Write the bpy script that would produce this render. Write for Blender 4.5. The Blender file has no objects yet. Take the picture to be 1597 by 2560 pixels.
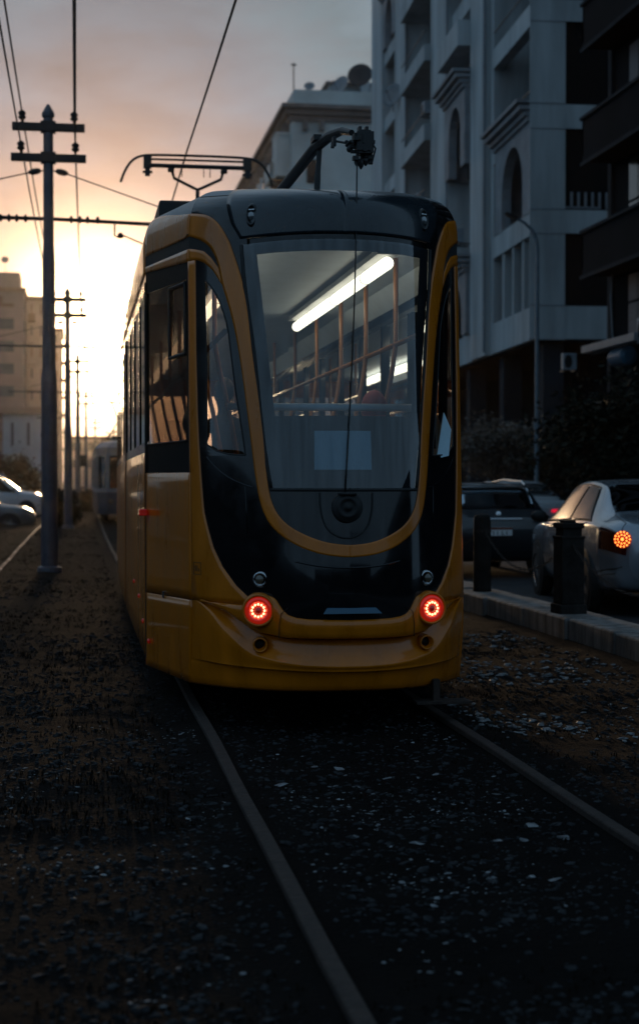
import bpy, math, random
import numpy as np
from mathutils import Vector, Matrix, noise
R = math.radians
random.seed(7)
S = bpy.context.scene
COL = S.collection

# ---------------------------------------------------------------- camera
cd = bpy.data.cameras.new('camera')
cam = bpy.data.objects.new('camera', cd)
COL.objects.link(cam)
cam.location = (0, 0, 1.42)
cam.rotation_euler = (R(90 - 1.108), 0, R(-8.95))
cd.sensor_fit = 'HORIZONTAL'; cd.sensor_width = 24.0
cd.lens = 24.0 * 3876 / 1597
cd.clip_start = 0.05; cd.clip_end = 3000
cd.dof.use_dof = True; cd.dof.focus_distance = 9.0; cd.dof.aperture_fstop = 2.6
S.camera = cam

# ---------------------------------------------------------------- exposure
S.view_settings.view_transform = 'Standard'
S.view_settings.look = 'None'
S.view_settings.exposure = 0.25
S.view_settings.gamma = 1.0

# ---------------------------------------------------------------- sky and sun
SUN_AZ, SUN_EL = R(0.7), R(5.0)          # azimuth measured from +Y towards +X
sun_dir = Vector((math.sin(SUN_AZ) * math.cos(SUN_EL), math.cos(SUN_AZ) * math.cos(SUN_EL), math.sin(SUN_EL)))
w = bpy.data.worlds.new('World'); S.world = w; w.use_nodes = True
nt = w.node_tree; nt.nodes.clear()
def wn(t, **k):
    n = nt.nodes.new(t)
    for a, b in k.items(): setattr(n, a, b)
    return n
def wl(a, b): nt.links.new(a, b)
def wmath(op, a, b=None):
    n = wn('ShaderNodeMath', operation=op)
    for i, x in enumerate((a, b)):
        if x is None: continue
        if isinstance(x, (int, float)): n.inputs[i].default_value = x
        else: wl(x, n.inputs[i])
    return n.outputs[0]
tc = wn('ShaderNodeTexCoord')
nrm = wn('ShaderNodeVectorMath', operation='NORMALIZE'); wl(tc.outputs['Generated'], nrm.inputs[0])
dirv = nrm.outputs[0]
dot = wn('ShaderNodeVectorMath', operation='DOT_PRODUCT'); wl(dirv, dot.inputs[0]); dot.inputs[1].default_value = sun_dir
ang = wmath('MULTIPLY', wmath('ARCCOSINE', wmath('MINIMUM', dot.outputs['Value'], 0.99999)), 180 / math.pi)
# cloud sheet seen in perspective: noise on direction with the height stretched
mp = wn('ShaderNodeMapping'); wl(dirv, mp.inputs['Vector']); mp.inputs['Scale'].default_value = (1.0, 1.0, 3.2)
mp.inputs['Rotation'].default_value = (0, R(18), 0)
n1 = wn('ShaderNodeTexNoise'); wl(mp.outputs[0], n1.inputs['Vector'])
n1.inputs['Scale'].default_value = 7.0; n1.inputs['Detail'].default_value = 8; n1.inputs['Roughness'].default_value = 0.55; n1.inputs['Distortion'].default_value = 0.4
cloud = n1.outputs['Fac']
angw = wmath('ADD', ang, wmath('MULTIPLY', wmath('SUBTRACT', cloud, 0.5), wmath('MULTIPLY', wmath('MINIMUM', ang, 14.0), 0.75)))
a0 = wmath('DIVIDE', angw, 60.0)
rp = wn('ShaderNodeValToRGB'); wl(a0, rp.inputs[0])
els = rp.color_ramp.elements
stops = [(0, (1, .86, .62)), (1.6 / 60, (1, .80, .55)), (3.4 / 60, (.86, .54, .38)), (5.5 / 60, (.56, .385, .33)), (8 / 60, (.33, .28, .295)),
         (11 / 60, (.22, .235, .28)), (15 / 60, (.14, .195, .235)), (28 / 60, (.19, .265, .345)), (.8, (.16, .25, .35)), (1.0, (.125, .215, .315))]
els[0].position, els[0].color = stops[0][0], (*stops[0][1], 1)
els[1].position, els[1].color = stops[-1][0], (*stops[-1][1], 1)
for p_, c_ in stops[1:-1]:
    e = els.new(p_); e.color = (*c_, 1)
# brightness of the cloud sheet
shade = wmath('ADD', 0.30, wmath('MULTIPLY', cloud, 1.4))
mixc = wn('ShaderNodeVectorMath', operation='SCALE'); wl(rp.outputs[0], mixc.inputs[0]); wl(shade, mixc.inputs['Scale'])
# sun burning through the cloud
g1 = wmath('MULTIPLY', wmath('POWER', 2.718, wmath('MULTIPLY', wmath('POWER', wmath('DIVIDE', ang, 2.5), 2.0), -1.0)), 7.0)
g2 = wmath('MULTIPLY', wmath('POWER', 2.718, wmath('DIVIDE', ang, -2.0)), 1.9)
gs = []
for g_, c_ in ((g1, (1.0, .78, .50)), (g2, (1.0, .58, .29))):
    q_ = wn('ShaderNodeVectorMath', operation='SCALE'); q_.inputs[0].default_value = c_; wl(g_, q_.inputs['Scale']); gs.append(q_)
gc = wn('ShaderNodeVectorMath', operation='ADD'); wl(gs[0].outputs[0], gc.inputs[0]); wl(gs[1].outputs[0], gc.inputs[1])
addg = wn('ShaderNodeVectorMath', operation='ADD'); wl(mixc.outputs[0], addg.inputs[0]); wl(gc.outputs[0], addg.inputs[1])
sky = wn('ShaderNodeTexSky', sky_type='NISHITA'); sky.sun_disc = False
sky.sun_elevation = SUN_EL; sky.sun_rotation = SUN_AZ; sky.air_density = 1.4; sky.dust_density = 3.0
bg1 = wn('ShaderNodeBackground'); wl(sky.outputs[0], bg1.inputs[0]); bg1.inputs[1].default_value = 0.06
bg2 = wn('ShaderNodeBackground'); wl(addg.outputs[0], bg2.inputs[0]); bg2.inputs[1].default_value = 1.0
mx = wn('ShaderNodeMixShader'); mx.inputs[0].default_value = 0.94     # the deck covers most of the sky
wl(bg1.outputs[0], mx.inputs[1]); wl(bg2.outputs[0], mx.inputs[2])
wo = wn('ShaderNodeOutputWorld'); wl(mx.outputs[0], wo.inputs['Surface'])

sl = bpy.data.lights.new('sun', 'SUN'); sl.energy = 0.6; sl.angle = R(5); sl.color = (1, .66, .36)
so = bpy.data.objects.new('sun', sl); COL.objects.link(so)
so.rotation_euler = (-sun_dir).to_track_quat('-Z', 'Y').to_euler()
S.cycles.max_bounces = 8; S.cycles.transparent_max_bounces = 16; S.cycles.volume_bounces = 0
S.cycles.use_denoising = True; S.cycles.caustics_reflective = False; S.cycles.caustics_refractive = False
S.cycles.sample_clamp_indirect = 4.0
# ---------------------------------------------------------------- helpers
class MB:
    """collects shapes and links them as one mesh object"""
    def __init__(s): s.v = []; s.f = []
    def add(s, vs, fs):
        o = len(s.v); s.v += [tuple(p) for p in vs]; s.f += [tuple(i + o for i in f) for f in fs]; return s
    def box(s, x0, x1, y0, y1, z0, z1):
        return s.add([(x0, y0, z0), (x1, y0, z0), (x1, y1, z0), (x0, y1, z0), (x0, y0, z1), (x1, y0, z1), (x1, y1, z1), (x0, y1, z1)],
                     [(0, 3, 2, 1), (4, 5, 6, 7), (0, 1, 5, 4), (1, 2, 6, 5), (2, 3, 7, 6), (3, 0, 4, 7)])
    def tube(s, pts, r, n=8, cap=True):
        pts = [Vector(p) for p in pts]; k = len(pts)
        rs = r if isinstance(r, (list, tuple)) else [r] * k
        t = [(pts[min(i + 1, k - 1)] - pts[max(i - 1, 0)]).normalized() for i in range(k)]
        up = Vector((0, 0, 1)) if abs(t[0].z) < .9 else Vector((1, 0, 0))
        a = t[0].cross(up).normalized(); vs = []; fs = []
        for i in range(k):
            a = (a - t[i] * a.dot(t[i])).normalized(); b = t[i].cross(a)
            for j in range(n):
                q = 2 * math.pi * j / n
                vs.append(pts[i] + (a * math.cos(q) + b * math.sin(q)) * rs[i])
        for i in range(k - 1):
            for j in range(n):
                fs.append((i * n + j, i * n + (j + 1) % n, (i + 1) * n + (j + 1) % n, (i + 1) * n + j))
        if cap: fs += [tuple(reversed(range(n))), tuple(range((k - 1) * n, k * n))]
        return s.add(vs, fs)
    def lathe(s, o, d, prof, n=24):
        """prof: (distance along d, radius)"""
        o = Vector(o); d = Vector(d).normalized()
        a = d.cross(Vector((0, 0, 1)) if abs(d.z) < .9 else Vector((1, 0, 0))).normalized(); b = d.cross(a)
        vs = []; fs = []
        for h, r in prof:
            for j in range(n):
                q = 2 * math.pi * j / n
                vs.append(o + d * h + (a * math.cos(q) + b * math.sin(q)) * r)
        for i in range(len(prof) - 1):
            for j in range(n): fs.append((i * n + j, i * n + (j + 1) % n, (i + 1) * n + (j + 1) % n, (i + 1) * n + j))
        if prof[0][1] > 0: fs.append(tuple(reversed(range(n))))
        if prof[-1][1] > 0: fs.append(tuple(range((len(prof) - 1) * n, len(prof) * n)))
        return s.add(vs, fs)
    def ball(s, c, r, n=10, sc=(1, 1, 1)):
        m = n // 2 + 1; vs = []; fs = []
        for i in range(m + 1):
            th = math.pi * i / m
            for j in range(n):
                q = 2 * math.pi * j / n
                vs.append((c[0] + r * sc[0] * math.sin(th) * math.cos(q), c[1] + r * sc[1] * math.sin(th) * math.sin(q), c[2] + r * sc[2] * math.cos(th)))
        for i in range(m):
            for j in range(n): fs.append((i * n + j, (i + 1) * n + j, (i + 1) * n + (j + 1) % n, i * n + (j + 1) % n))
        return s.add(vs, fs)
    def prism(s, poly, h0, h1, axis='y'):
        """poly in the two other axes, extruded along axis"""
        n = len(poly)
        def P(a, b, h): return (a, h, b) if axis == 'y' else ((h, a, b) if axis == 'x' else (a, b, h))
        vs = [P(a, b, h0) for a, b in poly] + [P(a, b, h1) for a, b in poly]
        fs = [tuple(range(n)), tuple(reversed(range(n, 2 * n)))] + [(i, i + n, (i + 1) % n + n, (i + 1) % n) for i in range(n)]
        return s.add(vs, fs)
    def build(s, name, mat, parent=None, smooth=False, bevel=0, off=(0, 0, 0), fix=False):
        me = bpy.data.meshes.new(name)
        vs = s.v if off == (0, 0, 0) else [(a - off[0], b - off[1], c - off[2]) for a, b, c in s.v]
        me.from_pydata(vs, [], s.f); me.validate()
        if fix:
            import bmesh
            bm = bmesh.new(); bm.from_mesh(me); bmesh.ops.recalc_face_normals(bm, faces=bm.faces); bm.to_mesh(me); bm.free()
        if smooth: me.polygons.foreach_set('use_smooth', [True] * len(me.polygons))
        if mat: me.materials.append(mat)
        o = bpy.data.objects.new(name, me); COL.objects.link(o)
        if parent: o.parent = parent
        if off != (0, 0, 0): o.location = off
        if bevel:
            b = o.modifiers.new('bevel', 'BEVEL'); b.width = bevel; b.segments = 2; b.limit_method = 'ANGLE'
        return o
def islands(mb):
    p = list(range(len(mb.v)))
    def f(i):
        while p[i] != i: p[i] = p[p[i]]; i = p[i]
        return i
    for q in mb.f:
        a = f(q[0])
        for i in q[1:]: p[f(i)] = a
    d = {}
    for q in mb.f: d.setdefault(f(q[0]), []).append(q)
    out = []
    for fs in d.values():
        ix = sorted({i for q in fs for i in q}); m = {k: j for j, k in enumerate(ix)}; n = MB()
        n.v = [mb.v[k] for k in ix]; n.f = [tuple(m[i] for i in q) for q in fs]; out.append(n)
    return out
def build_each(mb, name, mat, parent, **k): return [m.build(name, mat, parent, **k) for m in islands(mb)]
def tag(o, label=None, cat=None, group=None, kind=None):
    if label: o['label'] = label
    if cat: o['category'] = cat
    if group: o['group'] = group
    if kind: o['kind'] = kind
    return o
def thing(name, label, cat, loc=(0, 0, 0), rz=0, group=None):
    o = bpy.data.objects.new(name, None); o.empty_display_size = .2; COL.objects.link(o)
    o.location = loc; o.rotation_euler = (0, 0, rz)
    return tag(o, label, cat, group)
def copy_tree(o, parent=None):
    c = o.copy(); COL.objects.link(c)
    if parent: c.parent = parent
    for ch in list(o.children): copy_tree(ch, c)
    return c
def label_of(o, t): o['label'] = t; return o

# ---------------------------------------------------------------- materials
def mat(name, col, rough=.5, metal=0, spec=.5, coat=0, var=0, vscale=4, bump=0, bscale=30, emit=None, es=0, rvar=0, stretch=None, col2=None):
    m = bpy.data.materials.new(name); m.use_nodes = True; n = m.node_tree; b = n.nodes['Principled BSDF']
    b.inputs['Base Color'].default_value = (*col, 1); b.inputs['Roughness'].default_value = rough
    b.inputs['Metallic'].default_value = metal; b.inputs['Specular IOR Level'].default_value = spec
    b.inputs['Coat Weight'].default_value = coat; b.inputs['Coat Roughness'].default_value = .04
    t = n.nodes.new('ShaderNodeTexCoord')
    src = t.outputs['Object']
    if stretch:
        q = n.nodes.new('ShaderNodeMapping'); q.inputs['Scale'].default_value = stretch; n.links.new(src, q.inputs[0]); src = q.outputs[0]
    if var or rvar or col2:
        z = n.nodes.new('ShaderNodeTexNoise'); z.inputs['Scale'].default_value = vscale; z.inputs['Detail'].default_value = 6; z.inputs['Roughness'].default_value = .62
        n.links.new(src, z.inputs['Vector'])
        r = n.nodes.new('ShaderNodeValToRGB'); n.links.new(z.outputs['Fac'], r.inputs[0])
        r.color_ramp.elements[0].position = .33; r.color_ramp.elements[1].position = .7
        c2 = col2 or tuple(min(1, c * (1 + var)) for c in col); c1 = col if col2 else tuple(c * (1 - var) for c in col)
        r.color_ramp.elements[0].color = (*c1, 1); r.color_ramp.elements[1].color = (*c2, 1)
        n.links.new(r.outputs[0], b.inputs['Base Color'])
        if rvar:
            mr = n.nodes.new('ShaderNodeMapRange'); n.links.new(z.outputs['Fac'], mr.inputs[0])
            mr.inputs[1].default_value = .3; mr.inputs[2].default_value = .7
            mr.inputs[3].default_value = max(.02, rough - rvar); mr.inputs[4].default_value = rough + rvar
            n.links.new(mr.outputs[0], b.inputs['Roughness'])
    if bump:
        z = n.nodes.new('ShaderNodeTexNoise'); z.inputs['Scale'].default_value = bscale; z.inputs['Detail'].default_value = 5; n.links.new(src, z.inputs['Vector'])
        p = n.nodes.new('ShaderNodeBump'); p.inputs['Strength'].default_value = bump; p.inputs['Distance'].default_value = .02
        n.links.new(z.outputs['Fac'], p.inputs['Height']); n.links.new(p.outputs[0], b.inputs['Normal'])
    if emit: b.inputs['Emission Color'].default_value = (*emit, 1); b.inputs['Emission Strength'].default_value = es
    return m
def glass_mat(name, tint=(1, 1, 1), refl=1.0, rough=.0, base=.0):
    """thin window glass: see-through straight on, mirror-like at a glance"""
    m = bpy.data.materials.new(name); m.use_nodes = True; n = m.node_tree; n.nodes.clear()
    tr = n.nodes.new('ShaderNodeBsdfTransparent'); tr.inputs[0].default_value = (*tint, 1)
    gl = n.nodes.new('ShaderNodeBsdfGlossy'); gl.inputs['Roughness'].default_value = rough; gl.inputs[0].default_value = (1, 1, 1, 1)
    fr = n.nodes.new('ShaderNodeFresnel'); fr.inputs[0].default_value = 1.5
    ma = n.nodes.new('ShaderNodeMath'); ma.operation = 'MULTIPLY_ADD'; ma.inputs[1].default_value = 1.75 * refl; ma.inputs[2].default_value = base; ma.use_clamp = True
    n.links.new(fr.outputs[0], ma.inputs[0])
    mi = n.nodes.new('ShaderNodeMixShader'); n.links.new(ma.outputs[0], mi.inputs[0]); n.links.new(tr.outputs[0], mi.inputs[1]); n.links.new(gl.outputs[0], mi.inputs[2])
    o = n.nodes.new('ShaderNodeOutputMaterial'); n.links.new(mi.outputs[0], o.inputs[0])
    return m
M_YEL = mat('tram_yellow_paint', (.56, .155, .002), .32, spec=.38, coat=.4, var=.22, vscale=1.6, bump=.012, bscale=3, rvar=.10, stretch=(2.5, 2.5, .7))
M_BLK = mat('tram_black_gloss', (.006, .006, .007), .12, spec=.3, coat=.45, var=.3, vscale=8, rvar=.05)
M_BROW = mat('tram_slate_paint', (.013, .020, .026), .25, coat=.35, var=.1, rvar=.06)
M_ROOF = mat('tram_roof_grey', (.20, .21, .22), .42, var=.15, vscale=3, rvar=.1)
M_PANEL = mat('dark_side_panel', (.008, .008, .008), .55, spec=.12, var=.3)
M_RUB = mat('black_rubber', (.010, .010, .010), .65, var=.2)
M_FRIT = mat('windscreen_frit', (.008, .012, .016), .5)
M_GLASS = glass_mat('windscreen_glass', (.68, .80, .87), 1.15)
M_SGLASS = glass_mat('side_window_glass', (.46, .41, .37), .8)
M_TGLASS = glass_mat('tinted_window_glass', (.085, .062, .046), .8, .02)
M_CHROME = mat('chrome', (.55, .56, .57), .14, metal=1)
M_STEEL = mat('rail_steel', (.12, .12, .135), .22, metal=.95, var=.55, vscale=5, bump=.06, bscale=60, rvar=.14, stretch=(3, .6, 3))
M_RUST = mat('rusty_steel', (.035, .022, .016), .8, var=.4, vscale=12, bump=.4)
M_IRON = mat('dark_iron', (.018, .018, .019), .5, metal=.3, var=.3, vscale=9)
M_POLE = mat('pole_grey_paint', (.075, .08, .10), .42, var=.25, vscale=5, rvar=.1)
M_WIRE = mat('wire_black', (.012, .012, .012), .5)
M_CREAM = mat('interior_cream', (.55, .62, .68), .5, var=.08)
M_FLOOR = mat('interior_floor', (.06, .06, .065), .6, var=.2)
M_SEAT = mat('seat_blue', (.09, .13, .18), .5, var=.15)
M_RAILY = mat('handrail_yellow', (.34, .13, .02), .35)
M_WHITEP = mat('white_paint', (.80, .80, .80), .4, var=.06)
M_PAPER = mat('notice_paper', (.60, .82, .92), .7, var=.06, vscale=9, stretch=(30, 1, 4))
M_LAMP = mat('lamp_tube', (.9, .88, .84), .4, emit=(1, .82, .58), es=2.7)
M_RED = mat('red_lens', (.35, .012, .008), .15, coat=.6, emit=(1, .03, .012), es=.20)
M_REDL = mat('red_lens_dim', (.30, .012, .010), .15, coat=.5, emit=(1, .03, .015), es=.06)
M_LED = mat('red_led', (.9, .3, .15), .3, emit=(1, .28, .13), es=5)
M_LEDO = mat('orange_led', (.9, .4, .1), .3, emit=(1, .30, .05), es=2.4)
M_HOUSE = mat('lamp_reflector', (.30, .31, .32), .22, metal=.7)
M_LENS = mat('clear_lens', (.10, .085, .06), .08, coat=1)
M_BLUEP = mat('pale_blue_plate', (.02, .085, .14), .35, coat=.1, var=.1)
M_SKIN = mat('skin', (.30, .17, .11), .5)
# ---------------------------------------------------------------- ground, tracks, kerb and road
def track_x(y):            # the line bends gently to the right in the distance
    return 1.48 + (1.1e-4 * max(0, y - 22) ** 2 if y < 220 else 1.1e-4 * 198 ** 2 + (y - 220) * .0436)
def bend(y): return track_x(y) - 1.48
def gz(x, y):
    """height of the dirt"""
    n = noise.noise(Vector((x * .9, y * .7, 0))) * .026 + noise.noise(Vector((x * 3.1, y * 2.6, 4))) * .016 + noise.noise(Vector((x * 9, y * 8, 9))) * .008
    xr = x - bend(y)
    d = min(abs(xr - .753), abs(xr - 2.207))
    base = -.048 + .016 * math.exp(-(d / .16) ** 2); n *= 1 - .6 * math.exp(-(d / .2) ** 2)
    if xr < .4: base += .03 * min(1, (.4 - xr) / 1.2)
    if 2.5 < xr < 4.44: base += -.05 * math.sin((xr - 2.5) / 1.94 * math.pi)
    if xr > 4.44: return -.03
    if x < -2.9 and 40 < y < 95: base -= .36 * min(1, (y - 40) / 8) * min(1, (95 - y) / 8) * min(1, (-2.9 - x) / .8)
    return base + n
def axis(parts):
    out = []
    for a, b, st in parts:
        k = int(round((b - a) / st)); out += [a + (b - a) * i / k for i in range(k)]
    return out + [parts[-1][1]]
xs = axis([(-320, -40, 40), (-40, -8, 4), (-8, -3, .25), (-3, 4.5, .05), (4.5, 8, .5), (8, 40, 4), (40, 320, 40)])
ys = axis([(-40, 0, 5), (0, 3.2, .4), (3.2, 16, .06), (16, 40, .3), (40, 100, 2), (100, 900, 50)])
g = MB(); nx = len(xs)
for y in ys:
    for x in xs: g.v.append((x, y, gz(x, y)))
g.f = [(j * nx + i, j * nx + i + 1, (j + 1) * nx + i + 1, (j + 1) * nx + i) for j in range(len(ys) - 1) for i in range(nx - 1)]
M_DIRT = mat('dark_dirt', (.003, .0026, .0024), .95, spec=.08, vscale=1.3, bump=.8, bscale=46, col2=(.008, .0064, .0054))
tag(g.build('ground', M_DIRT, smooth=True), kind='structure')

M_ASPH = mat('asphalt', (.03, .03, .033), .75, spec=.3, var=.3, vscale=2.5, bump=.3, bscale=90)
M_KERB = mat('kerb_concrete', (.22, .205, .19), .85, var=.6, vscale=3.2, bump=.6, bscale=22, stretch=(2.2, 2.2, .5))
M_PAVE = mat('paving_concrete', (.15, .15, .15), .8, var=.3, vscale=2, bump=.3, bscale=25)
def strip(name, x0, x1, y0, y1, z, m, kind='structure'):
    b = MB(); ysx = axis([(y0, 40, 2), (40, y1, 8)])
    for y in ysx: b.v += [(x0 + bend(y), y, z), (x1 + bend(y), y, z)]
    b.f = [(2 * i, 2 * i + 1, 2 * i + 3, 2 * i + 2) for i in range(len(ysx) - 1)]
    return tag(b.build(name, m), kind=kind)
strip('road', 4.9, 11.0, -30, 320, .004, M_ASPH)
strip('left_road', -9.5, -4.2, -10, 39, -.012, M_ASPH)
b = MB(); b.v = [(-60, 49, -.335), (-3.8, 49, -.335), (-3.8, 86, -.335), (-60, 86, -.335)]; b.f = [(0, 1, 2, 3)]
tag(b.build('cross_road', M_ASPH), kind='structure')
strip('pavement', 11.0, 15.0, -30, 320, .13, M_PAVE)
b = MB()
for y0 in range(-30, 300, 6): b.box(10.86 + bend(y0), 11.0 + bend(y0), y0 + .01, y0 + 5.99, -.05, .135)
tag(b.build('road_kerb', M_KERB), kind='structure')
# raised concrete strip between the rails and the road: long worn blocks
rk = random.Random(3)
b = MB(); y = 2.0
while y < 46:
    L = 1.0 + rk.random() * .5; dz = rk.uniform(-.008, .008); dx = rk.uniform(-.012, .012)
    xe = 4.47 - max(0, y - 12) * .012 + dx
    b.box(xe, 4.93, y + .012, y + L - .012, -.14, .158 + dz); y += L
o = b.build('kerb_strip', M_KERB, bevel=.018); tag(o, kind='structure')
M_MARK = mat('road_paint', (.42, .42, .40), .7, var=.5, vscale=6)
b = MB()
for y0 in range(6, 120, 6): b.v += [(7.9 + bend(y0), y0, .008), (8.02 + bend(y0), y0, .008), (8.02 + bend(y0), y0 + 3, .008), (7.9 + bend(y0), y0 + 3, .008)]; k = len(b.v); b.f.append((k - 4, k - 3, k - 2, k - 1))
tag(b.build('road_marking', M_MARK), kind='structure')

# rails: a rail section swept along the line
RS = [(-.030, 0), (-.025, .005), (.025, .005), (.030, 0), (.030, -.025), (.012, -.04), (.010, -.12), (.07, -.14), (.07, -.15), (-.07, -.15), (-.07, -.14), (-.010, -.12), (-.012, -.04), (-.030, -.025)]
def rail(x0, ya, yb, label, group):
    b = MB(); yl = axis([(ya, 40, .5), (40, yb, 3)]); n = len(RS)
    for y in yl:
        wob = .004 * math.sin(y * .9) + .003 * math.sin(y * 2.3 + x0)
        b.v += [(x0 + bend(y) + u + wob, y, v - .006 + .003 * math.sin(y * .6 + x0)) for u, v in RS]
    b.f = [(i * n + j, i * n + (j + 1) % n, (i + 1) * n + (j + 1) % n, (i + 1) * n + j) for i in range(len(yl) - 1) for j in range(n)]
    o = b.build('rail', M_STEEL, fix=True); o.data.materials.append(M_RUST)
    for q in o.data.polygons: q.material_index = 0 if q.normal.z > .3 and max(o.data.vertices[i].co.z for i in q.vertices) > -.02 else 1
    return tag(o, label, 'rail', group)
rail(.753, 1.0, 150, 'worn steel rail under the left side of the yellow tram, running past the camera', 'rails of the tram track')
rail(2.207, 1.0, 150, 'steel rail under the right side of the yellow tram, nearest the kerb', 'rails of the tram track')
rail(-1.22, 8.0, 52, 'rail at the left picture edge glinting orange in short dashes', 'rails of the second track')
rail(-2.67, 8.0, 52, 'outermost left rail of the second track, beyond the glinting rail', 'rails of the second track')
# sleepers, mostly buried in the dirt
M_SLEEP = mat('sleeper_concrete', (.016, .015, .014), .85, var=.4, vscale=5, bump=.6, bscale=20)
rs = random.Random(11); first = None
names = {4.65: 'half buried sleeper nearest the camera between the rails', 5.35: 'half buried sleeper second from the camera between the rails',
         6.05: 'half buried sleeper third from the camera between the rails', 6.75: 'half buried sleeper just before the bright gravel patch', 7.45: 'half buried sleeper in front of the tram bumper, farthest of them'}
for y, lab in names.items():
    b = MB(); k = 26
    for i in range(k):
        x0 = -1.15 + 2.3 * i / k
        zz = [(rs.uniform(-.012, .012)) for _ in range(4)]
        b.add([(x0, -.11 + zz[0], -.1), (x0 + 2.3 / k, -.11 + zz[0], -.1), (x0 + 2.3 / k, .11 + zz[1], -.1), (x0, .11 + zz[1], -.1),
               (x0, -.10 + zz[0], zz[2] * .5), (x0 + 2.3 / k, -.10 + zz[0], zz[2] * .5), (x0 + 2.3 / k, .10 + zz[1], zz[3] * .5), (x0, .10 + zz[1], zz[3] * .5)],
              [(0, 3, 2, 1), (4, 5, 6, 7), (0, 1, 5, 4), (1, 2, 6, 5), (2, 3, 7, 6), (3, 0, 4, 7)])
    o = b.build('sleeper', M_SLEEP); o.location = (1.48, y, -.082 + rs.uniform(-.006, .004)); o.rotation_euler = (0, rs.uniform(-.006, .006), rs.uniform(-.03, .03))
    tag(o, lab, 'sleeper', 'sleepers in the dirt')

# gravel and broken chips
def gravel(name, n, fn, smin, smax, m, flat=.45, seed=1):
    r = random.Random(seed); b = MB()
    cand = 0; made = 0
    while made < n and cand < n * 12:
        cand += 1
        p = fn(r)
        if p is None: continue
        x, y = p; made += 1
        s = smin * (smax / smin) ** (r.random() ** 2.2); z = gz(x, y) + s * flat * .25
        q = r.random() * 6.28; ax = s * r.uniform(.7, 1.5); ay = s * r.uniform(.5, 1.0); az = s * flat * r.uniform(.5, 1.2)
        tx, ty = r.uniform(-.3, .3), r.uniform(-.3, .3)
        k = r.choice((4, 4, 5, 6)); vs = []
        for lay, (rr, hh) in enumerate(((1, -.6), (.98, .35), (.62, .95))):
            for i in range(k):
                a = q + 6.283 * i / k; e = r.uniform(.55, 1.25) * rr
                lx, ly = ax * e * math.cos(a), ay * e * math.sin(a)
                vs.append((x + lx, y + ly, z + az * hh + lx * tx + ly * ty))
        fs = [(l * k + i, l * k + (i + 1) % k, (l + 1) * k + (i + 1) % k, (l + 1) * k + i) for l in (0, 1) for i in range(k)] + [tuple(range(2 * k, 3 * k))]
        b.add(vs, fs)
    return tag(b.build(name, m), kind='stuff')
def clump(x, y, s=1.0): return noise.noise(Vector((x * s, y * s, 33.0)))
def near(r, x0, x1, y0, y1, thr, s=1.0):
    x = r.uniform(x0, x1); y = y0 * (y1 / y0) ** r.random()
    if min(abs(x - .753), abs(x - 2.207)) < .07: return None
    return (x, y) if clump(x, y, s) + r.uniform(-.25, .25) > thr else None
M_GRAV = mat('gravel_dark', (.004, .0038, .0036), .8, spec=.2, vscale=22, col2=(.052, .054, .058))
M_CHIP = mat('gravel_pale', (.03, .03, .03), .55, vscale=9, col2=(.34, .35, .36))
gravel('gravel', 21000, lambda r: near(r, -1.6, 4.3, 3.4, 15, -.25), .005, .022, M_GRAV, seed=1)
gravel('gravel_chips', 1300, lambda r: near(r, -1.4, 2.15, 3.4, 9.5, .18, 1.1), .004, .013, M_CHIP, .35, seed=2)
gravel('gravel_verge', 1500, lambda r: near(r, 2.4, 4.3, 8.5, 22, .0, .8), .010, .035, M_CHIP, .4, seed=5)
gravel('gravel_far', 1600, lambda r: near(r, -2.0, .6, 7.5, 26, .10, .8), .010, .03, M_GRAV, .4, seed=6)
# bigger flat chips lying in the bright patch
gravel('stone_chips', 22, lambda r: near(r, .95, 2.1, 5.0, 8.0, -.5), .015, .035, M_CHIP, .22, seed=8)
# grass and weeds
M_GRASS = mat('dry_grass', (.004, .0034, .0016), .9, spec=.08, vscale=2.2, col2=(.013, .0085, .004))
def grass(name, n, fn, h0, h1, seed):
    r = random.Random(seed); b = MB(); c = 0
    for _ in range(n * 8):
        if c >= n: break
        p = fn(r)
        if p is None: continue
        c += 1; x, y = p; z = gz(x, y) - .005
        for k in range(r.randint(3, 6)):
            a = r.random() * 6.283; h = r.uniform(h0, h1); wd = .003 + h * .03; ln = r.uniform(.2, .8) * h
            dx, dy = math.cos(a), math.sin(a); px, py = x + r.uniform(-.03, .03), y + r.uniform(-.03, .03)
            mx_, my_, mz = px + dx * ln * .35, py + dy * ln * .35, z + h * .65
            i = len(b.v)
            b.v += [(px - dy * wd, py + dx * wd, z), (px + dy * wd, py - dx * wd, z), (mx_ + dy * wd * .7, my_ - dx * wd * .7, mz), (mx_ - dy * wd * .7, my_ + dx * wd * .7, mz), (px + dx * ln, py + dy * ln, z + h)]
            b.f += [(i, i + 1, i + 2, i + 3), (i + 3, i + 2, i + 4)]
    return tag(b.build(name, M_GRASS), kind='stuff')
grass('grass', 4200, lambda r: near(r, -2.6, .55, 6.5, 46, -.0, .5), .008, .038, 21)
grass('grass_tufts', 900, lambda r: near(r, -1.3, 2.6, 3.5, 11, .06, .9), .008, .028, 22)
grass('grass_verge', 900, lambda r: near(r, 2.35, 4.2, 7, 24, .12, .7), .01, .035, 23)
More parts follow.
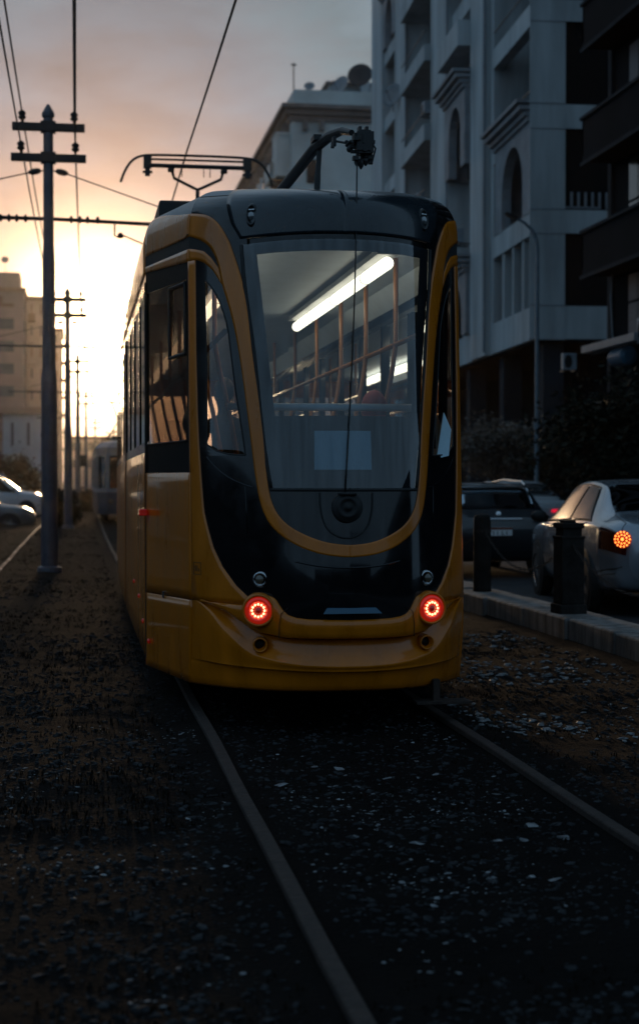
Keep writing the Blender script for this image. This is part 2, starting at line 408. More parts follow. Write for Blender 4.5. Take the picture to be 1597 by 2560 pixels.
# ---------------------------------------------------------------- the yellow tram
XT, YD = 1.545, 8.7
W_, WS, BUL, YT, LEN = .845, 1.06, .76, 2.1, 14.6
RZ = np.array([.1, .3, .55, .8, 1.1, 1.45, 2.1, 2.8, 3.0]); RY = np.array([.09, .02, -.03, -.035, -.01, .02, .07, .13, .15]); RM = np.gradient(RY, RZ)
def rake(x):
    x = min(max(x, RZ[0]), RZ[-1]); i = min(max(int(np.searchsorted(RZ, x)) - 1, 0), len(RZ) - 2)
    h = RZ[i + 1] - RZ[i]; t = (x - RZ[i]) / h
    return float((2 * t**3 - 3 * t * t + 1) * RY[i] + (t**3 - 2 * t * t + t) * h * RM[i] + (-2 * t**3 + 3 * t * t) * RY[i + 1] + (t**3 - t * t) * h * RM[i + 1])
def TM(u, v):
    """body surface: u runs round the nose (0..1), the tapered cab side (1..2) and the long side (2..3); v is the height, then over the roof"""
    a = abs(u); s = 1 if u >= 0 else -1
    c = 2.85 + .15 * min(max(a - 1, 0), 1); r = rake(min(v, c)); z = min(v, c)
    if a <= 1: x = W_ * a; y = r + BUL * a ** 2.2; tx, ty, tz = 0, 1.2 + .7 * a * a, 3.175 + .13 * a * a
    elif a <= 2:
        t = a - 1; x = W_ + (WS - W_) * t; y = (r + BUL) * (1 - t) + YT * t; tx, ty, tz = 0, 1.9 * (1 - t) + YT * t, 3.305 * (1 - t) + 3.34 * t
    else: x = WS; y = YT + (LEN - YT) * (a - 2); tx, ty, tz = 0, y, 3.34
    if v > c:
        p = min((v - c) / .8, 1) ** 2 * math.pi / 2; f = 1 - max(math.cos(p), 0) ** .48; g_ = math.sin(p) ** .48
        x += (tx - x) * f; y += (ty - y) * f; z = c + (tz - c) * g_
    return Vector((s * x + .0012 * max(0, y - 4) ** 2, y, z))
def TN(u, v):
    h = 1e-3; v = min(v, 3.6)
    e = h if not (abs(abs(u) - 1) < 2e-3 or abs(abs(u) - 2) < 2e-3) else (-h if u > 0 else h)
    du = (TM(u + e, v) - TM(u, v)) * (1 if e > 0 else -1); dv = TM(u, v + h) - TM(u, v)
    n = du.cross(dv)
    return n.normalized() if n.length > 1e-12 else Vector((0, 0, 1))
def resamp(c, n, mode):
    c = [(p[0], p[1], p[2] if len(p) > 2 else 0.) for p in c]
    if mode == 'arc':
        d = [0]
        for a, b in zip(c, c[1:]): d.append(d[-1] + math.hypot((a[0] - b[0]) * .85, a[1] - b[1]) + 1e-9)
        t = np.linspace(0, d[-1], n)
    else:
        k = 0 if mode == 'u' else 1
        d = [p[k] for p in c]; t = np.linspace(d[0], d[-1], n)
        if d[-1] < d[0]: d = [-q for q in d]; t = -t
    return [tuple(np.interp(q, d, [p[i] for p in c]) for i in range(3)) for q in t]
def smooth_poly(c, it=2):
    c = [tuple(p) for p in c]
    for _ in range(it):
        o = [c[0]]
        for a, b in zip(c, c[1:]):
            o.append(tuple(.75 * x + .25 * y for x, y in zip(a, b))); o.append(tuple(.25 * x + .75 * y for x, y in zip(a, b)))
        o.append(c[-1]); c = o
    return c
def loft(mb, curves, n=40, m=4, off=0., skirt=0., mode='arc', mirror=True):
    """patch of the body surface between curves given in (u, v[, proud])"""
    cs = [resamp(c, n, mode) for c in curves]; rows = []
    for a, b in zip(cs, cs[1:]):
        for k in range(m):
            t = k / m; rows.append([tuple(p * (1 - t) + q * t for p, q in zip(x, y)) for x, y in zip(a, b)])
    rows.append(cs[-1])
    for sgn in ((1, -1) if mirror else (1,)):
        vs = []; fs = []; nr = len(rows)
        for row in rows:
            for u, v, o in row: vs.append(TM(sgn * u, v) + TN(sgn * u, v) * (off + o))
        for i in range(nr - 1):
            for j in range(n - 1): fs.append((i * n + j, i * n + j + 1, (i + 1) * n + j + 1, (i + 1) * n + j))
        if skirt:
            ring = [(0, j) for j in range(n)] + [(i, n - 1) for i in range(1, nr)] + [(nr - 1, j) for j in range(n - 2, -1, -1)] + [(i, 0) for i in range(nr - 2, 0, -1)]
            base = len(vs)
            for i, j in ring:
                u, v, o = rows[i][j]; vs.append(TM(sgn * u, v) + TN(sgn * u, v) * (off + o - skirt))
            for k in range(len(ring)):
                k2 = (k + 1) % len(ring); i, j = ring[k]; i2, j2 = ring[k2]
                fs.append((i * n + j, base + k, base + k2, i2 * n + j2))
        # outward facing
        q = fs[len(fs) // 3 if not skirt else ((nr - 1) * (n - 1)) // 2]
        a, b, c = (Vector(vs[q[0]]), Vector(vs[q[1]]), Vector(vs[q[2]])); mid = rows[nr // 2][n // 2]
        if (b - a).cross(c - a).dot(TN(sgn * mid[0], mid[1])) < 0: fs = [tuple(reversed(f)) for f in fs]
        mb.add(vs, fs)
    return mb
tram = thing('tram', 'large yellow and black tram with lit red tail lamps, filling the middle of the track', 'tram', (XT, YD, 0))
tube_pts = lambda pts, off=0: [TM(u, v) + TN(u, v) * off for u, v in pts]

BLACK_L = [(-.962, 2.78), (-.962, 2.2), (-.955, 1.843), (-.948, 1.654), (-.935, 1.439), (-.92, 1.242), (-.899, 1.152), (-.865, 1.031), (-.809, .917), (-.723, .807), (-.652, .750), (-.61, .705)]
bl = lambda v: float(np.interp(v, [p[1] for p in BLACK_L][::-1], [p[0] for p in BLACK_L][::-1]))
ARC_T = [(-.952, 2.78), (-.901, 2.75), (-.849, 2.694), (-.798, 2.604)]
CHEV_U = [(-1, 2.958), (-.955, 2.932), (-.907, 2.888), (-.857, 2.825), (-.815, 2.715)]
CHEV_L = [(-1, 2.86), (-.963, 2.847), (-.908, 2.825), (-.862, 2.775), (-.817, 2.704)]
U_OUT = [(-1, 2.961), (-.955, 2.935), (-.907, 2.891), (-.858, 2.83), (-.812, 2.72), (-.795, 2.60), (-.757, 2.48), (-.724, 2.350), (-.692, 2.183), (-.650, 1.870), (-.613, 1.56), (-.604, 1.478), (-.576, 1.309), (-.535, 1.201), (-.465, 1.122), (-.35, 1.055), (-.21, 1.010), (-.08, .994), (0, .992)]
U_IN = [(-1, 3.16), (-.945, 3.147), (-.88, 3.122), (-.822, 3.045), (-.783, 2.952), (-.744, 2.837), (-.706, 2.725), (-.668, 2.595), (-.638, 2.436), (-.613, 2.178), (-.577, 1.928), (-.543, 1.621), (-.536, 1.478), (-.518, 1.344), (-.483, 1.250), (-.41, 1.172), (-.295, 1.115), (-.165, 1.075), (-.05, 1.062), (0, 1.061)]
# --- black mask with openings for the windscreen and the two corner windows
gl = lambda v: float(np.interp(v, [1.373, 1.40, 1.66, 2.175, 2.59, 2.82], [.50, .507, .548, .600, .655, .672]))
SWB = [(-.664, 1.578), (-.76, 1.584), (-.838, 1.606), (-.898, 1.646)]
SWR = [(1.578, -.664), (1.653, -.673), (1.932, -.717), (2.184, -.747), (2.348, -.766), (2.478, -.804), (2.591, -.856), (2.644, -.902)]
def swl(v): return float(np.interp(v, [1.578, 1.584, 1.606, 1.646, 2.2, 2.644], [-.664, -.76, -.838, -.898, -.897, -.907]))
def swr(v): return float(np.interp(v, [p[0] for p in SWR], [p[1] for p in SWR]))
vr = lambda a, b, n: [a + (b - a) * i / (n - 1) for i in range(n)]
mb = MB()
GCX = [(-.985, .72), (-.89, .715), (-.70, .712), (-.66, .70), (-.564, .60), (-.409, .56), (0, .56)]
loft(mb, [[(u, float(np.interp(u, [p[0] for p in GCX], [p[1] for p in GCX]))) for u in vr(-.985, 0, 50)], [(u, 1.0) for u in vr(-.985, 0, 50)], [(u, 1.373) for u in vr(-.985, 0, 50)]], 60, 12, mode='u')
loft(mb, [[(-.985, v) for v in vr(1.373, 1.578, 8)], [(-gl(v), v) for v in vr(1.373, 1.578, 8)]], 8, 20, mode='v')
va = [1.578, 1.581, 1.584, 1.594, 1.606, 1.626, 1.646] + vr(1.66, 2.6, 30) + [2.62, 2.632, 2.644]
for fa, fb, m in ((lambda v: -.985, swl, 4), (swr, lambda v: -gl(v), 8)):
    a = [(fa(v), v) for v in va]; b_ = [(fb(v), v) for v in va]
    loft(mb, [a, b_], 60, m, mode='v')
loft(mb, [[(-.99, v) for v in vr(2.644, 2.822, 8)], [(-gl(v), v) for v in vr(2.644, 2.822, 8)]], 8, 12, mode='v')
loft(mb, [[(-.998, v) for v in vr(2.822, 3.5, 24)], [(-.64, v) for v in vr(2.822, 3.5, 24)]], 24, 12, mode='v')
loft(mb, [[(-.66, 2.822), (0, 2.822)], [(-.66, 2.862), (0, 2.862)]], 20, 2, mode='u', off=-.012)
mask = mb.build('front_mask', M_BLK, tram, smooth=True)
# thin seam lines on the mask, and the raised ridge under the yellow loop
mb = MB()
for s in (1, -1):
    mb.tube(tube_pts([(s * u, v) for u, v in smooth_poly([(-.9, 1.57), (-.84, 1.50), (-.76, 1.44), (-.66, 1.40), (-.62, 1.39)])], .001), .003, 6)
    mb.tube(tube_pts([(s * -.665, 1.395), (s * -.66, 1.25), (s * -.655, 1.12)], .001), .0025, 6)
mb.tube(tube_pts(smooth_poly([(-.36, .965), (-.2, .938), (0, .93), (.2, .938), (.36, .965)]), .0), .006, 6)
build_each(mb, 'seam', M_BLK, mask, smooth=True)
# --- yellow painted shell
mb = MB()
vv = vr(.705, 2.78, 60)
loft(mb, [[(-1, v) for v in vv], [(bl(v), v) for v in vv]], 60, 8, off=.005, skirt=.012, mode='v')
loft(mb, [CHEV_L, [(-1, 2.78)] + ARC_T], 24, 3, off=.005, skirt=.012)
loft(mb, [smooth_poly(U_OUT), smooth_poly(U_IN)], 160, 8, off=.006, skirt=.014)
# cab side
loft(mb, [[(-2, .15), (-1, .185)], [(-2.0, .654), (-1, .700)]], 20, 10, off=.004, skirt=.01, mode='u')
loft(mb, [[(-2, .66), (-1, .705)], [(-2, 1.483), (-1, 1.478)]], 20, 12, off=.004, skirt=.01, mode='u')
loft(mb, [[(-2, 2.865), (-1, 2.78)], [(-2, 2.905), (-1, 2.86)]], 20, 3, off=.004, skirt=.01, mode='u')
loft(mb, [[(-1.022, v) for v in vr(1.478, 2.785, 20)], [(-1, v) for v in vr(1.478, 2.785, 20)]], 20, 2, off=.004, skirt=.01, mode='v')
loft(mb, [[(-2, 2.975), (-1, 2.963)], [(-2, 3.46), (-1.68, 3.37), (-1.23, 3.222), (-1, 3.16)]], 24, 14, off=.004, skirt=.01, mode='u')
# long side
loft(mb, [[(-3, .2), (-2.36, .2)], [(-3, 1.625), (-2.36, 1.625)]], 16, 8, off=.004, skirt=.01, mode='u')
loft(mb, [[(-2.352, .2), (-2, .2)], [(-2.352, 1.625), (-2, 1.625)]], 16, 8, off=.004, skirt=.01, mode='u')
loft(mb, [[(-3, 2.865), (-2, 2.865)], [(-3, 3.46), (-2, 3.46)]], 40, 14, off=.004, skirt=.01, mode='u')
# rear end wall
BX = .0012 * (LEN - 4) ** 2
mb.box(BX - 1.05, BX + 1.05, LEN - .03, LEN, .3, 1.5); mb.box(BX - 1.05, BX + 1.05, LEN - .03, LEN, 2.7, 3.1)
mb.box(BX - 1.05, BX - .8, LEN - .03, LEN, 1.5, 2.7); mb.box(BX + .8, BX + 1.05, LEN - .03, LEN, 1.5, 2.7)
shell = mb.build('body_shell', M_YEL, tram, smooth=True)
mb = MB()
loft(mb, [CHEV_U, CHEV_L], 24, 3, off=.002)
loft(mb, [[(-2, 2.90), (-1, 2.855)], [(-2, 2.98), (-1, 2.97)]], 20, 4, off=.0, mode='u')
build_each(mb, 'cornice_groove', M_RUB, shell, smooth=True)
# --- bumper: sculpted bands below the mask
us = vr(-1, 0, 60)
def cu(pts, o=0., taper=0.):
    P = sorted(pts)
    x = [p[0] for p in P]; y = [p[1] for p in P]
    out = []
    for u in us:
        k = 1 - taper * max(0, min(1, (-u - .80) / .2))
        out.append((u, float(np.interp(u, x, y)), o * k))
    return out
EC = [(-1, .706), (-.925, .676), (-.875, .643), (-.78, .551), (-.67, .458), (-.597, .420), (-.45, .392), (-.29, .379), (-.1, .375), (0, .375)]
GC = [(-1, .712), (-.89, .690), (-.78, .652), (-.672, .587), (-.564, .541), (-.409, .524), (-.2, .524), (0, .525)]
RID = [(-1, .345), (-.896, .345), (-.6, .344), (0, .342)]
BOT = [(-1, .185), (-.7, .200), (-.3, .215), (0, .22)]
sh = lambda c, d: [(u, v + d) for u, v in c]
mx_ = lambda a, b, t: [(u, np.interp(u, [p[0] for p in a], [p[1] for p in a]) * (1 - t) + np.interp(u, [p[0] for p in b], [p[1] for p in b]) * t) for u in us]
mb = MB()
loft(mb, [cu(BOT, -.09), cu(sh(BOT, -.006), -.01), cu(sh(BOT, .012), .004), cu(sh(RID, -.03), .004), cu(sh(RID, -.008), .010, 1), cu(RID, .026, 1), cu(sh(RID, .012), .024, 1),
          cu(sh(EC, -.006), .030, 1), cu(sh(EC, .002), .028, 1), cu(sh(EC, .010), .016, 1), cu(mx_(EC, GC, .35), -.028, 1), cu(mx_(EC, GC, .7), -.052, 1), cu(sh(GC, -.008), -.052, 1), cu(sh(GC, -.003), -.03, 1), cu(sh(GC, -.002), .0, 1)], 60, 3, mode='u')
TC = [(-1, .7045), (-.67, .7045), (-.655, .745), (-.60, .772), (-.54, .770), (-.485, .750), (-.445, .69), (-.41, .660), (-.36, .645), (-.28, .638), (0, .634)]
loft(mb, [cu(sh(GC, .003), -.02, 1), cu(sh(GC, .004), .006, 1), cu(sh(GC, .014), .016, 1), cu(mx_(GC, TC, .75), .020, 1), cu(sh(TC, -.008), .012, 1), cu(TC, .001), cu(TC, -.012)], 110, 3, mode='u')
bump = mb.build('bumper', M_YEL, tram, smooth=True)
mb = MB()
for s in (1, -1): mb.tube(tube_pts([(s * -.452, .526), (s * -.452, .60), (s * -.44, .668), (s * -.40, .70)], .021), .0022, 6)
build_each(mb, 'panel_joint', M_RUB, bump)
# lamp helper: faces the street
def lamp_dir(u): return (TN(u, .75) * .45 + Vector((0, -1, 0)) * .55).normalized()
for s in (-1, 1):
    # tail lamp: pod, red bowl, ring of leds
    c = TM(s * .585, .682); d = lamp_dir(s * .585); d = Vector((d.x * .6, d.y, 0)).normalized()
    pod = MB().lathe(c - d * .05, d, [(0, .104), (.09, .100), (.118, .094), (.124, .087), (.118, .080), (.07, .070)], 40).build('tail_light', M_YEL, tram, smooth=True)
    cc = c + d * .058
    MB().lathe(cc, d, [(-.03, .079), (.008, .078), (.016, .070), (.018, .052), (.012, .050), (.010, 0)], 40).build('lens', M_RED, pod, smooth=True)
    b = MB(); a = d.cross(Vector((0, 0, 1))).normalized(); up = a.cross(d)
    for k in range(12):
        q = 6.2832 * k / 12; b.ball(cc + d * .016 + (a * math.cos(q) + up * math.sin(q)) * .036, .0072, 8)
    build_each(b, 'led', M_LED, pod, smooth=True)
    MB().lathe(cc + d * .008, d, [(0, .022), (.012, .021), (.014, 0)], 24).build('reflector', M_REDL, pod, smooth=True)
    # head lamp with bright ring
    d = lamp_dir(s * .578); c = TM(s * .578, .857) + d * .022
    hl = MB().lathe(c - d * .03, d, [(0, .046), (.02, .045), (.018, .044), (.024, .040), (.022, .031), (.010, .028), (.004, 0)], 40).build('headlight', M_CHROME, tram, smooth=True)
    MB().lathe(c + d * .0, d, [(0, .027), (.008, .024), (.014, .014), (.016, 0)], 28).build('lens', M_LENS, hl, smooth=True)
    b = MB()
    for k in range(16):
        q = 6.2832 * (k + .5) / 16; a = d.cross(Vector((0, 0, 1))).normalized(); up = a.cross(d)
        b.ball(c + d * .015 + (a * math.cos(q) + up * math.sin(q)) * .0365, .0022, 6)
    b.build('rim_studs', M_RUB, hl)
    # fog lamp barrel in the bumper recess
    d = Vector((s * .12, -1, -.02)).normalized(); c = TM(s * .58, .478) + d * .03
    fg = MB().lathe(c - d * .08, d, [(0, .046), (.075, .044), (.082, .040), (.078, .034), (.02, .031), (.02, 0)], 32).build('fog_lamp', M_YEL, tram, smooth=True)
    MB().lathe(c - d * .055, d, [(0, .030), (.004, .028), (.008, 0)], 24).build('lens', M_RUB, fg, smooth=True)
    # marker lamp on the brow
    c = TM(s * .61, 3.09); d = TN(s * .61, 3.09)
    d = (d + Vector((0, -.6, 0))).normalized(); a = d.cross(Vector((0, 0, 1))).normalized(); up = a.cross(d)
    ml = MB()
    oval = [(math.cos(q) * .030, math.sin(q) * .052 - (.012 if math.sin(q) < 0 else 0)) for q in [6.2832 * k / 24 for k in range(24)]]
    vs = []; fs = []
    for h, k in ((-.02, 1.25), (.008, 1.2), (.014, 1.05), (.014, .9), (.002, .82)):
        vs += [c + a * x * k + up * y * k + d * h for x, y in oval]
    for i in range(4):
        for j in range(24): fs.append((i * 24 + j, i * 24 + (j + 1) % 24, (i + 1) * 24 + (j + 1) % 24, (i + 1) * 24 + j))
    fs.append(tuple(range(96, 120)))
    ml.add(vs, fs); ml = ml.build('marker_lamp', M_BLK, tram, smooth=True, fix=True)
    MB().ball(c + d * .004 - up * .010, .024, 14, (1, .6, 1.15)).build('lens', M_HOUSE, ml, smooth=True)
    b = MB()
    for q in (-.9, -.45, 0, .45, .9): b.tube([c + d * .014 + a * .012 * q + up * .028, c + d * .012 + a * .019 * q + up * .018], .006, 6)
    b.build('reflector', M_CHROME, ml, smooth=True)
# pale plate on the lip of the mask
mb = MB(); vs = []
for u, v, o in ((-.150, .672, .045), (.232, .672, .045), (.205, .705, .014), (-.125, .705, .014)): vs.append(TM(u - .035, v) + TN(u, v) * o)
for u, v, o in ((-.150, .666, -.01), (.232, .666, -.01), (.205, .705, -.01), (-.125, .705, -.01)): vs.append(TM(u - .035, v) + TN(u, v) * o)
mb.add(vs, [(0, 1, 2, 3), (7, 6, 5, 4), (0, 4, 5, 1), (1, 5, 6, 2), (2, 6, 7, 3), (3, 7, 4, 0)]); mb.build('step_plate', M_BLUEP, tram, bevel=.004)
# --- brow and roof
BR = [(-.680, 2.862), (-.736, 3.013), (-.775, 3.20), (-.81, 3.40), (-.84, 3.648)]
vb = vr(2.862, 3.648, 30); brl = lambda v: float(np.interp(v, [p[1] for p in BR], [p[0] for p in BR]))
mb = MB(); loft(mb, [[(brl(v), v) for v in vb], [(0, v) for v in vb]], 30, 24, off=.005, skirt=.012, mode='v')
brow = mb.build('brow_panel', M_BROW, tram, smooth=True)
mb = MB(); loft(mb, [[(-1, v) for v in vr(3.34, 3.65, 14)], [(brl(v), v) for v in vr(3.34, 3.65, 14)]], 14, 5, off=.002, mode='v')
loft(mb, [[(-2, 3.45), (-1.68, 3.36), (-1.23, 3.212), (-1, 3.15)], [(-2, 3.795), (-1, 3.648)]], 24, 14, mode='u')
loft(mb, [[(-3, 3.45), (-2, 3.45)], [(-3, 3.799), (-2, 3.799)]], 20, 12, mode='u')
roof = mb.build('roof', M_ROOF, tram, smooth=True)
MB().lathe((-.33, 1.12, 3.19), (0, 0, 1), [(0, .075), (.018, .074), (.034, .055), (.040, 0)], 28).build('roof_antenna', M_WHITEP, roof, smooth=True)
eq = MB().box(-.87, .55, 3.9, 6.4, 3.28, 3.70).build('roof_equipment_box', M_IRON, roof, bevel=.02)
build_each(MB().box(-.80, -.72, 3.87, 3.90, 3.40, 3.50).box(-.5, -.38, 3.885, 3.90, 3.4, 3.6), 'vent_grille', M_ROOF, eq)
# --- glazing
va = vr(1.373, 2.822, 24)
mb = MB(); loft(mb, [[(-gl(v), v) for v in va], [(0, v) for v in va]], 24, 12, off=.002, mode='v')
ws = mb.build('windscreen', M_GLASS, tram, smooth=True)
clr = lambda v: float(np.interp(v, [1.80, 2.757], [.485, .588]))
mb = MB()
loft(mb, [[(-gl(v), v) for v in vr(1.372, 1.802, 10)], [(0, v) for v in vr(1.372, 1.802, 10)]], 10, 12, off=-.012, mode='v')
loft(mb, [[(-gl(v), v) for v in vr(1.802, 2.757, 20)], [(-clr(v), v) for v in vr(1.802, 2.757, 20)]], 20, 2, off=-.012, mode='v')
loft(mb, [[(-gl(v), v) for v in vr(2.757, 2.824, 6)], [(0, v) for v in vr(2.757, 2.824, 6)]], 6, 12, off=-.012, mode='v')
mb.build('windscreen_frit', M_FRIT, ws, smooth=True)
mb = MB(); loft(mb, [[(-gl(v) - .012, v) for v in va], [(-gl(v) + .006, v) for v in va]], 24, 1, off=.006, skirt=.01, mode='v')
loft(mb, [[(-.51, 1.366), (0, 1.366)], [(-.51, 1.384), (0, 1.384)]], 20, 1, off=.008, skirt=.012, mode='u')
mb.build('windscreen_seal', M_RUB, ws, smooth=True)
mb = MB(); loft(mb, [[(-.233, 1.491), (.160, 1.491)], [(-.230, 1.714), (.157, 1.714)]], 12, 6, off=-.004, mode='u', mirror=False)
label_of(mb.build('paper_notice', M_PAPER, ws, smooth=True), 'blank pale paper sheet stuck low in the middle of the windscreen')
va = [1.578, 1.581, 1.584, 1.594, 1.606, 1.626, 1.646] + vr(1.66, 2.6, 30) + [2.62, 2.632, 2.644]
for s in (-1, 1):
    mb = MB(); loft(mb, [[(-s * swl(v) if s > 0 else swl(v), v) for v in va], [(-s * swr(v) if s > 0 else swr(v), v) for v in va]], 60, 5, off=-.008, mode='v', mirror=False)
    cw = mb.build('corner_window', M_SGLASS, tram, smooth=True)
    pts = [(swl(v), v) for v in va] + [(swr(v), v) for v in reversed(va)]; pts.append(pts[0])
    mb = MB().tube(tube_pts([((u if s < 0 else -u), v) for u, v in pts[::2] + [pts[-1]]], .0), .005, 6, cap=False)
    mb.build('window_seal', M_RUB, cw, smooth=True)
    # cab side window: dark frame, lower panel, tinted glass, sliding pane
    f = lambda a: s * a
    mb = MB()
    U0, U1 = 1.965, 1.075
    loft(mb, [[(f(2.0), 1.487), (f(1.02), 1.482)], [(f(2.0), 1.672), (f(1.02), 1.672)]], 12, 3, off=-.002, mode='u', mirror=False)
    loft(mb, [[(f(2.0), 2.72), (f(1.02), 2.68)], [(f(2.0), 2.868), (f(1.02), 2.784)]], 12, 2, off=-.002, mode='u', mirror=False)
    for ua, ub in ((2.0, U0), (U1, 1.02)):
        loft(mb, [[(f(ua), 1.672), (f(ub), 1.672)], [(f(ua), 2.72), (f(ub), 2.685)]], 4, 12, off=-.002, mode='u', mirror=False)
    cf = mb.build('cab_window_frame', M_PANEL, tram, smooth=True)
    mb = MB(); loft(mb, [[(f(U0), 1.672), (f(U1), 1.672)], [(f(U0), 2.72), (f(U1), 2.685)]], 8, 8, off=-.008, mode='u', mirror=False)
    mb.build('glass_pane', M_TGLASS, cf, smooth=True)
    mb = MB()
    q = [(f(1.43), 2.22), (f(1.09), 2.22), (f(1.09), 2.66), (f(1.43), 2.67), (f(1.43), 2.22)]
    for a, b_ in zip(q, q[1:]): mb.tube(tube_pts([a, b_], .002), .012, 6)
    mb.tube(tube_pts([(f(1.96), 1.676), (f(1.5), 1.676), (f(1.08), 1.676)], .004), .006, 6)
    mb.build('sliding_pane', M_RUB, cf)
    # long side: dark window band with panes between pillars
    mb = MB()
    loft(mb, [[(f(3.0), 1.622), (f(2.0), 1.622)], [(f(3.0), 1.70), (f(2.0), 1.70)]], 30, 1, off=.0, mode='u', mirror=False)
    loft(mb, [[(f(3.0), 2.74), (f(2.0), 2.74)], [(f(3.0), 2.865), (f(2.0), 2.865)]], 30, 2, off=.0, mode='u', mirror=False)
    edges = [2.0, 2.085, 2.17, 2.255, 2.352, 2.45, 2.55, 2.65, 2.75, 2.85, 2.95, 3.0]
    for e in edges: loft(mb, [[(f(max(2.0, e - .007)), 1.70), (f(min(3, e + .007)), 1.70)], [(f(max(2, e - .007)), 2.74), (f(min(3, e + .007)), 2.74)]], 3, 6, off=.004, skirt=.03, mode='u', mirror=False)
    wf = mb.build('window_band', M_BLK, tram, smooth=False)
    for a, b_ in zip(edges[:-2], edges[1:-1]):
        mb = MB(); loft(mb, [[(f(a + .006), 1.70), (f(b_ - .006), 1.70)], [(f(a + .006), 2.74), (f(b_ - .006), 2.74)]], 4, 4, off=-.004, mode='u', mirror=False)
        mb.build('glass_pane', M_TGLASS, wf)
# seam, door edge, indicator, steps on the left flank
mb = MB()
for u in (-2.0, -2.356): mb.tube(tube_pts([(u, .2), (u, 1.6), (u, 2.8)], .003), .007, 6)
build_each(mb, 'side_joint', M_RUB, shell)
MB().box(-1.115, -1.06, 1.95, 2.07, 1.19, 1.235).build('side_indicator', M_REDL, tram, bevel=.006)
b = MB()
for y, z in ((1.95, .33), (2.5, .42), (3.2, .55), (4.2, .6)): b.lathe((-1.06 if y > 2 else -1.045, y, z), (-1, 0, 0), [(0, .018), (.012, .016), (.018, 0)], 12)
build_each(b, 'side_bolt', M_REDL, tram, smooth=True)
# small painted frame with three strokes on the corner panel
b = MB()
def dec(u0, v0, u1, v1):
    vs = [TM(u, v) + TN(-.95, v) * .0062 for u, v in ((u0, v0), (u1, v0), (u1, v1), (u0, v1))]; b.add(vs, [(0, 1, 2, 3)])
for q in ((-.985, .86, -.938, .864), (-.985, .93, -.938, .934), (-.985, .86, -.982, .934), (-.941, .86, -.938, .934), (-.976, .880, -.970, .915), (-.965, .880, -.960, .915), (-.955, .880, -.949, .898)): dec(*q)
b.build('painted_mark', M_RUB, shell)
# rope catcher in its recess
mb = MB(); cx = -.02
rec = smooth_poly([(cx - .18, 1.36), (cx - .178, 1.25), (cx - .14, 1.15), (cx - .05, 1.10), (cx + .05, 1.10), (cx + .14, 1.15), (cx + .178, 1.25), (cx + .18, 1.36)])
mb.tube(tube_pts(rec, .002), .006, 6)
c = TM(cx, 1.275); d = Vector((0, -1, .03)).normalized()
mb.lathe(c - d * .02, d, [(0, .088), (.05, .088), (.058, .080), (.058, .066), (.066, .062), (.066, .044), (.060, .040), (.060, .02), (.072, .016), (.072, 0)], 36)
mb.box(cx * .85 - .05, cx * .85 + .05, c.y - .05, c.y, 1.345, 1.36)
mb.build('rope_catcher', M_RUB, tram, smooth=True)
# --- trolley pole leaning over the nose, with rope
b = MB()
b.tube([(-.22, 3.2, 3.38), (-.14, 2.1, 3.43), (-.075, 1.55, 3.50), (-.02, 1.15, 3.565), (.03, .85, 3.575), (.062, .62, 3.555), (.085, .42, 3.50)], [.034, .036, .036, .036, .032, .024, .018], 12)
b.tube([(-.02, 1.1, 3.22), (-.015, 1.1, 3.36), (-.012, 1.1, 3.40), (.0, 1.1, 3.56)], [.020, .020, .017, .017], 10)
b.box(-.05, .0, 1.02, 1.16, 3.585, 3.62).box(-.32, .2, 2.9, 3.6, 3.34, 3.42)
tp = b.build('trolley_pole', M_WIRE, tram, smooth=False)
b = MB()
hx, hy, hz = .118, .22, 3.40
b.box(hx - .045, hx + .040, hy - .05, hy + .05, hz - .055, hz + .055).box(hx - .035, hx + .05, hy - .04, hy + .06, hz - .07, hz + .045)
b.box(hx - .032, hx - .014, hy - .03, hy + .03, hz + .05, hz + .088).box(hx + .008, hx + .026, hy - .03, hy + .03, hz + .05, hz + .088)
b.box(hx - .034, hx + .028, hy - .035, hy + .035, hz + .03, hz + .068)
for x0, z0, l in ((-.035, -.07, .07), (-.012, -.07, .085), (.016, -.065, .07), (.034, -.06, .055)):
    b.lathe((hx + x0, hy + .01, hz + z0), (0, 0, -1), [(0, .006), (l * .3, .007), (l * .35, .016), (l * .6, .018), (l * .8, .014), (l, .004)], 10)
b.tube([(hx - .045, hy, hz - .01), (hx - .07, hy + .02, hz + .01), (hx - .09, hy + .06, hz - .01)], .010, 8)
b.ball((hx - .075, hy + .03, hz - .035), .020, 10).ball((hx - .088, hy + .06, hz + .012), .013, 10)
b.box(hx - .145, hx - .125, hy + .2, hy + .23, hz + .02, hz + .075)
b.lathe((hx - .14, hy + .25, hz + .08), (0, 0, -1), [(0, .006), (.03, .009), (.065, .012)], 10)
b.tube([(hx - .135, hy + .215, hz + .03), (hx - .14, hy + .25, hz + .06), (hx - .06, hy + .05, hz)], .008, 6)
rt = random.Random(5)
for _ in range(26):
    x0, z0 = hx + rt.uniform(-.065, .055), hz + rt.uniform(-.10, .06); e0, e1 = rt.uniform(.006, .02), rt.uniform(.008, .028); y0 = hy + rt.uniform(-.05, .05)
    b.box(x0 - e0, x0 + e0, y0 - e0, y0 + e0, z0 - e1, z0 + e1)
b.tube([(hx + .03, hy, hz + .02), (hx + .075, hy + .01, hz - .03), (hx + .05, hy, hz - .12)], .006, 6)
b.build('trolley_head', M_WIRE, tp, bevel=.004)
rp_ = MB(); P0 = Vector((hx - .04, hy - .02, hz - .06)); P1 = TM(-.033, 1.345) + Vector((0, -.012, 0))
rp_.tube([P0.lerp(P1, t / 12) + Vector((.012 * math.sin(t / 12 * math.pi), -.02 * math.sin(t / 12 * math.pi), 0)) for t in range(13)], .0046, 7)
rp_.build('trolley_rope', M_WIRE, tp, smooth=True)
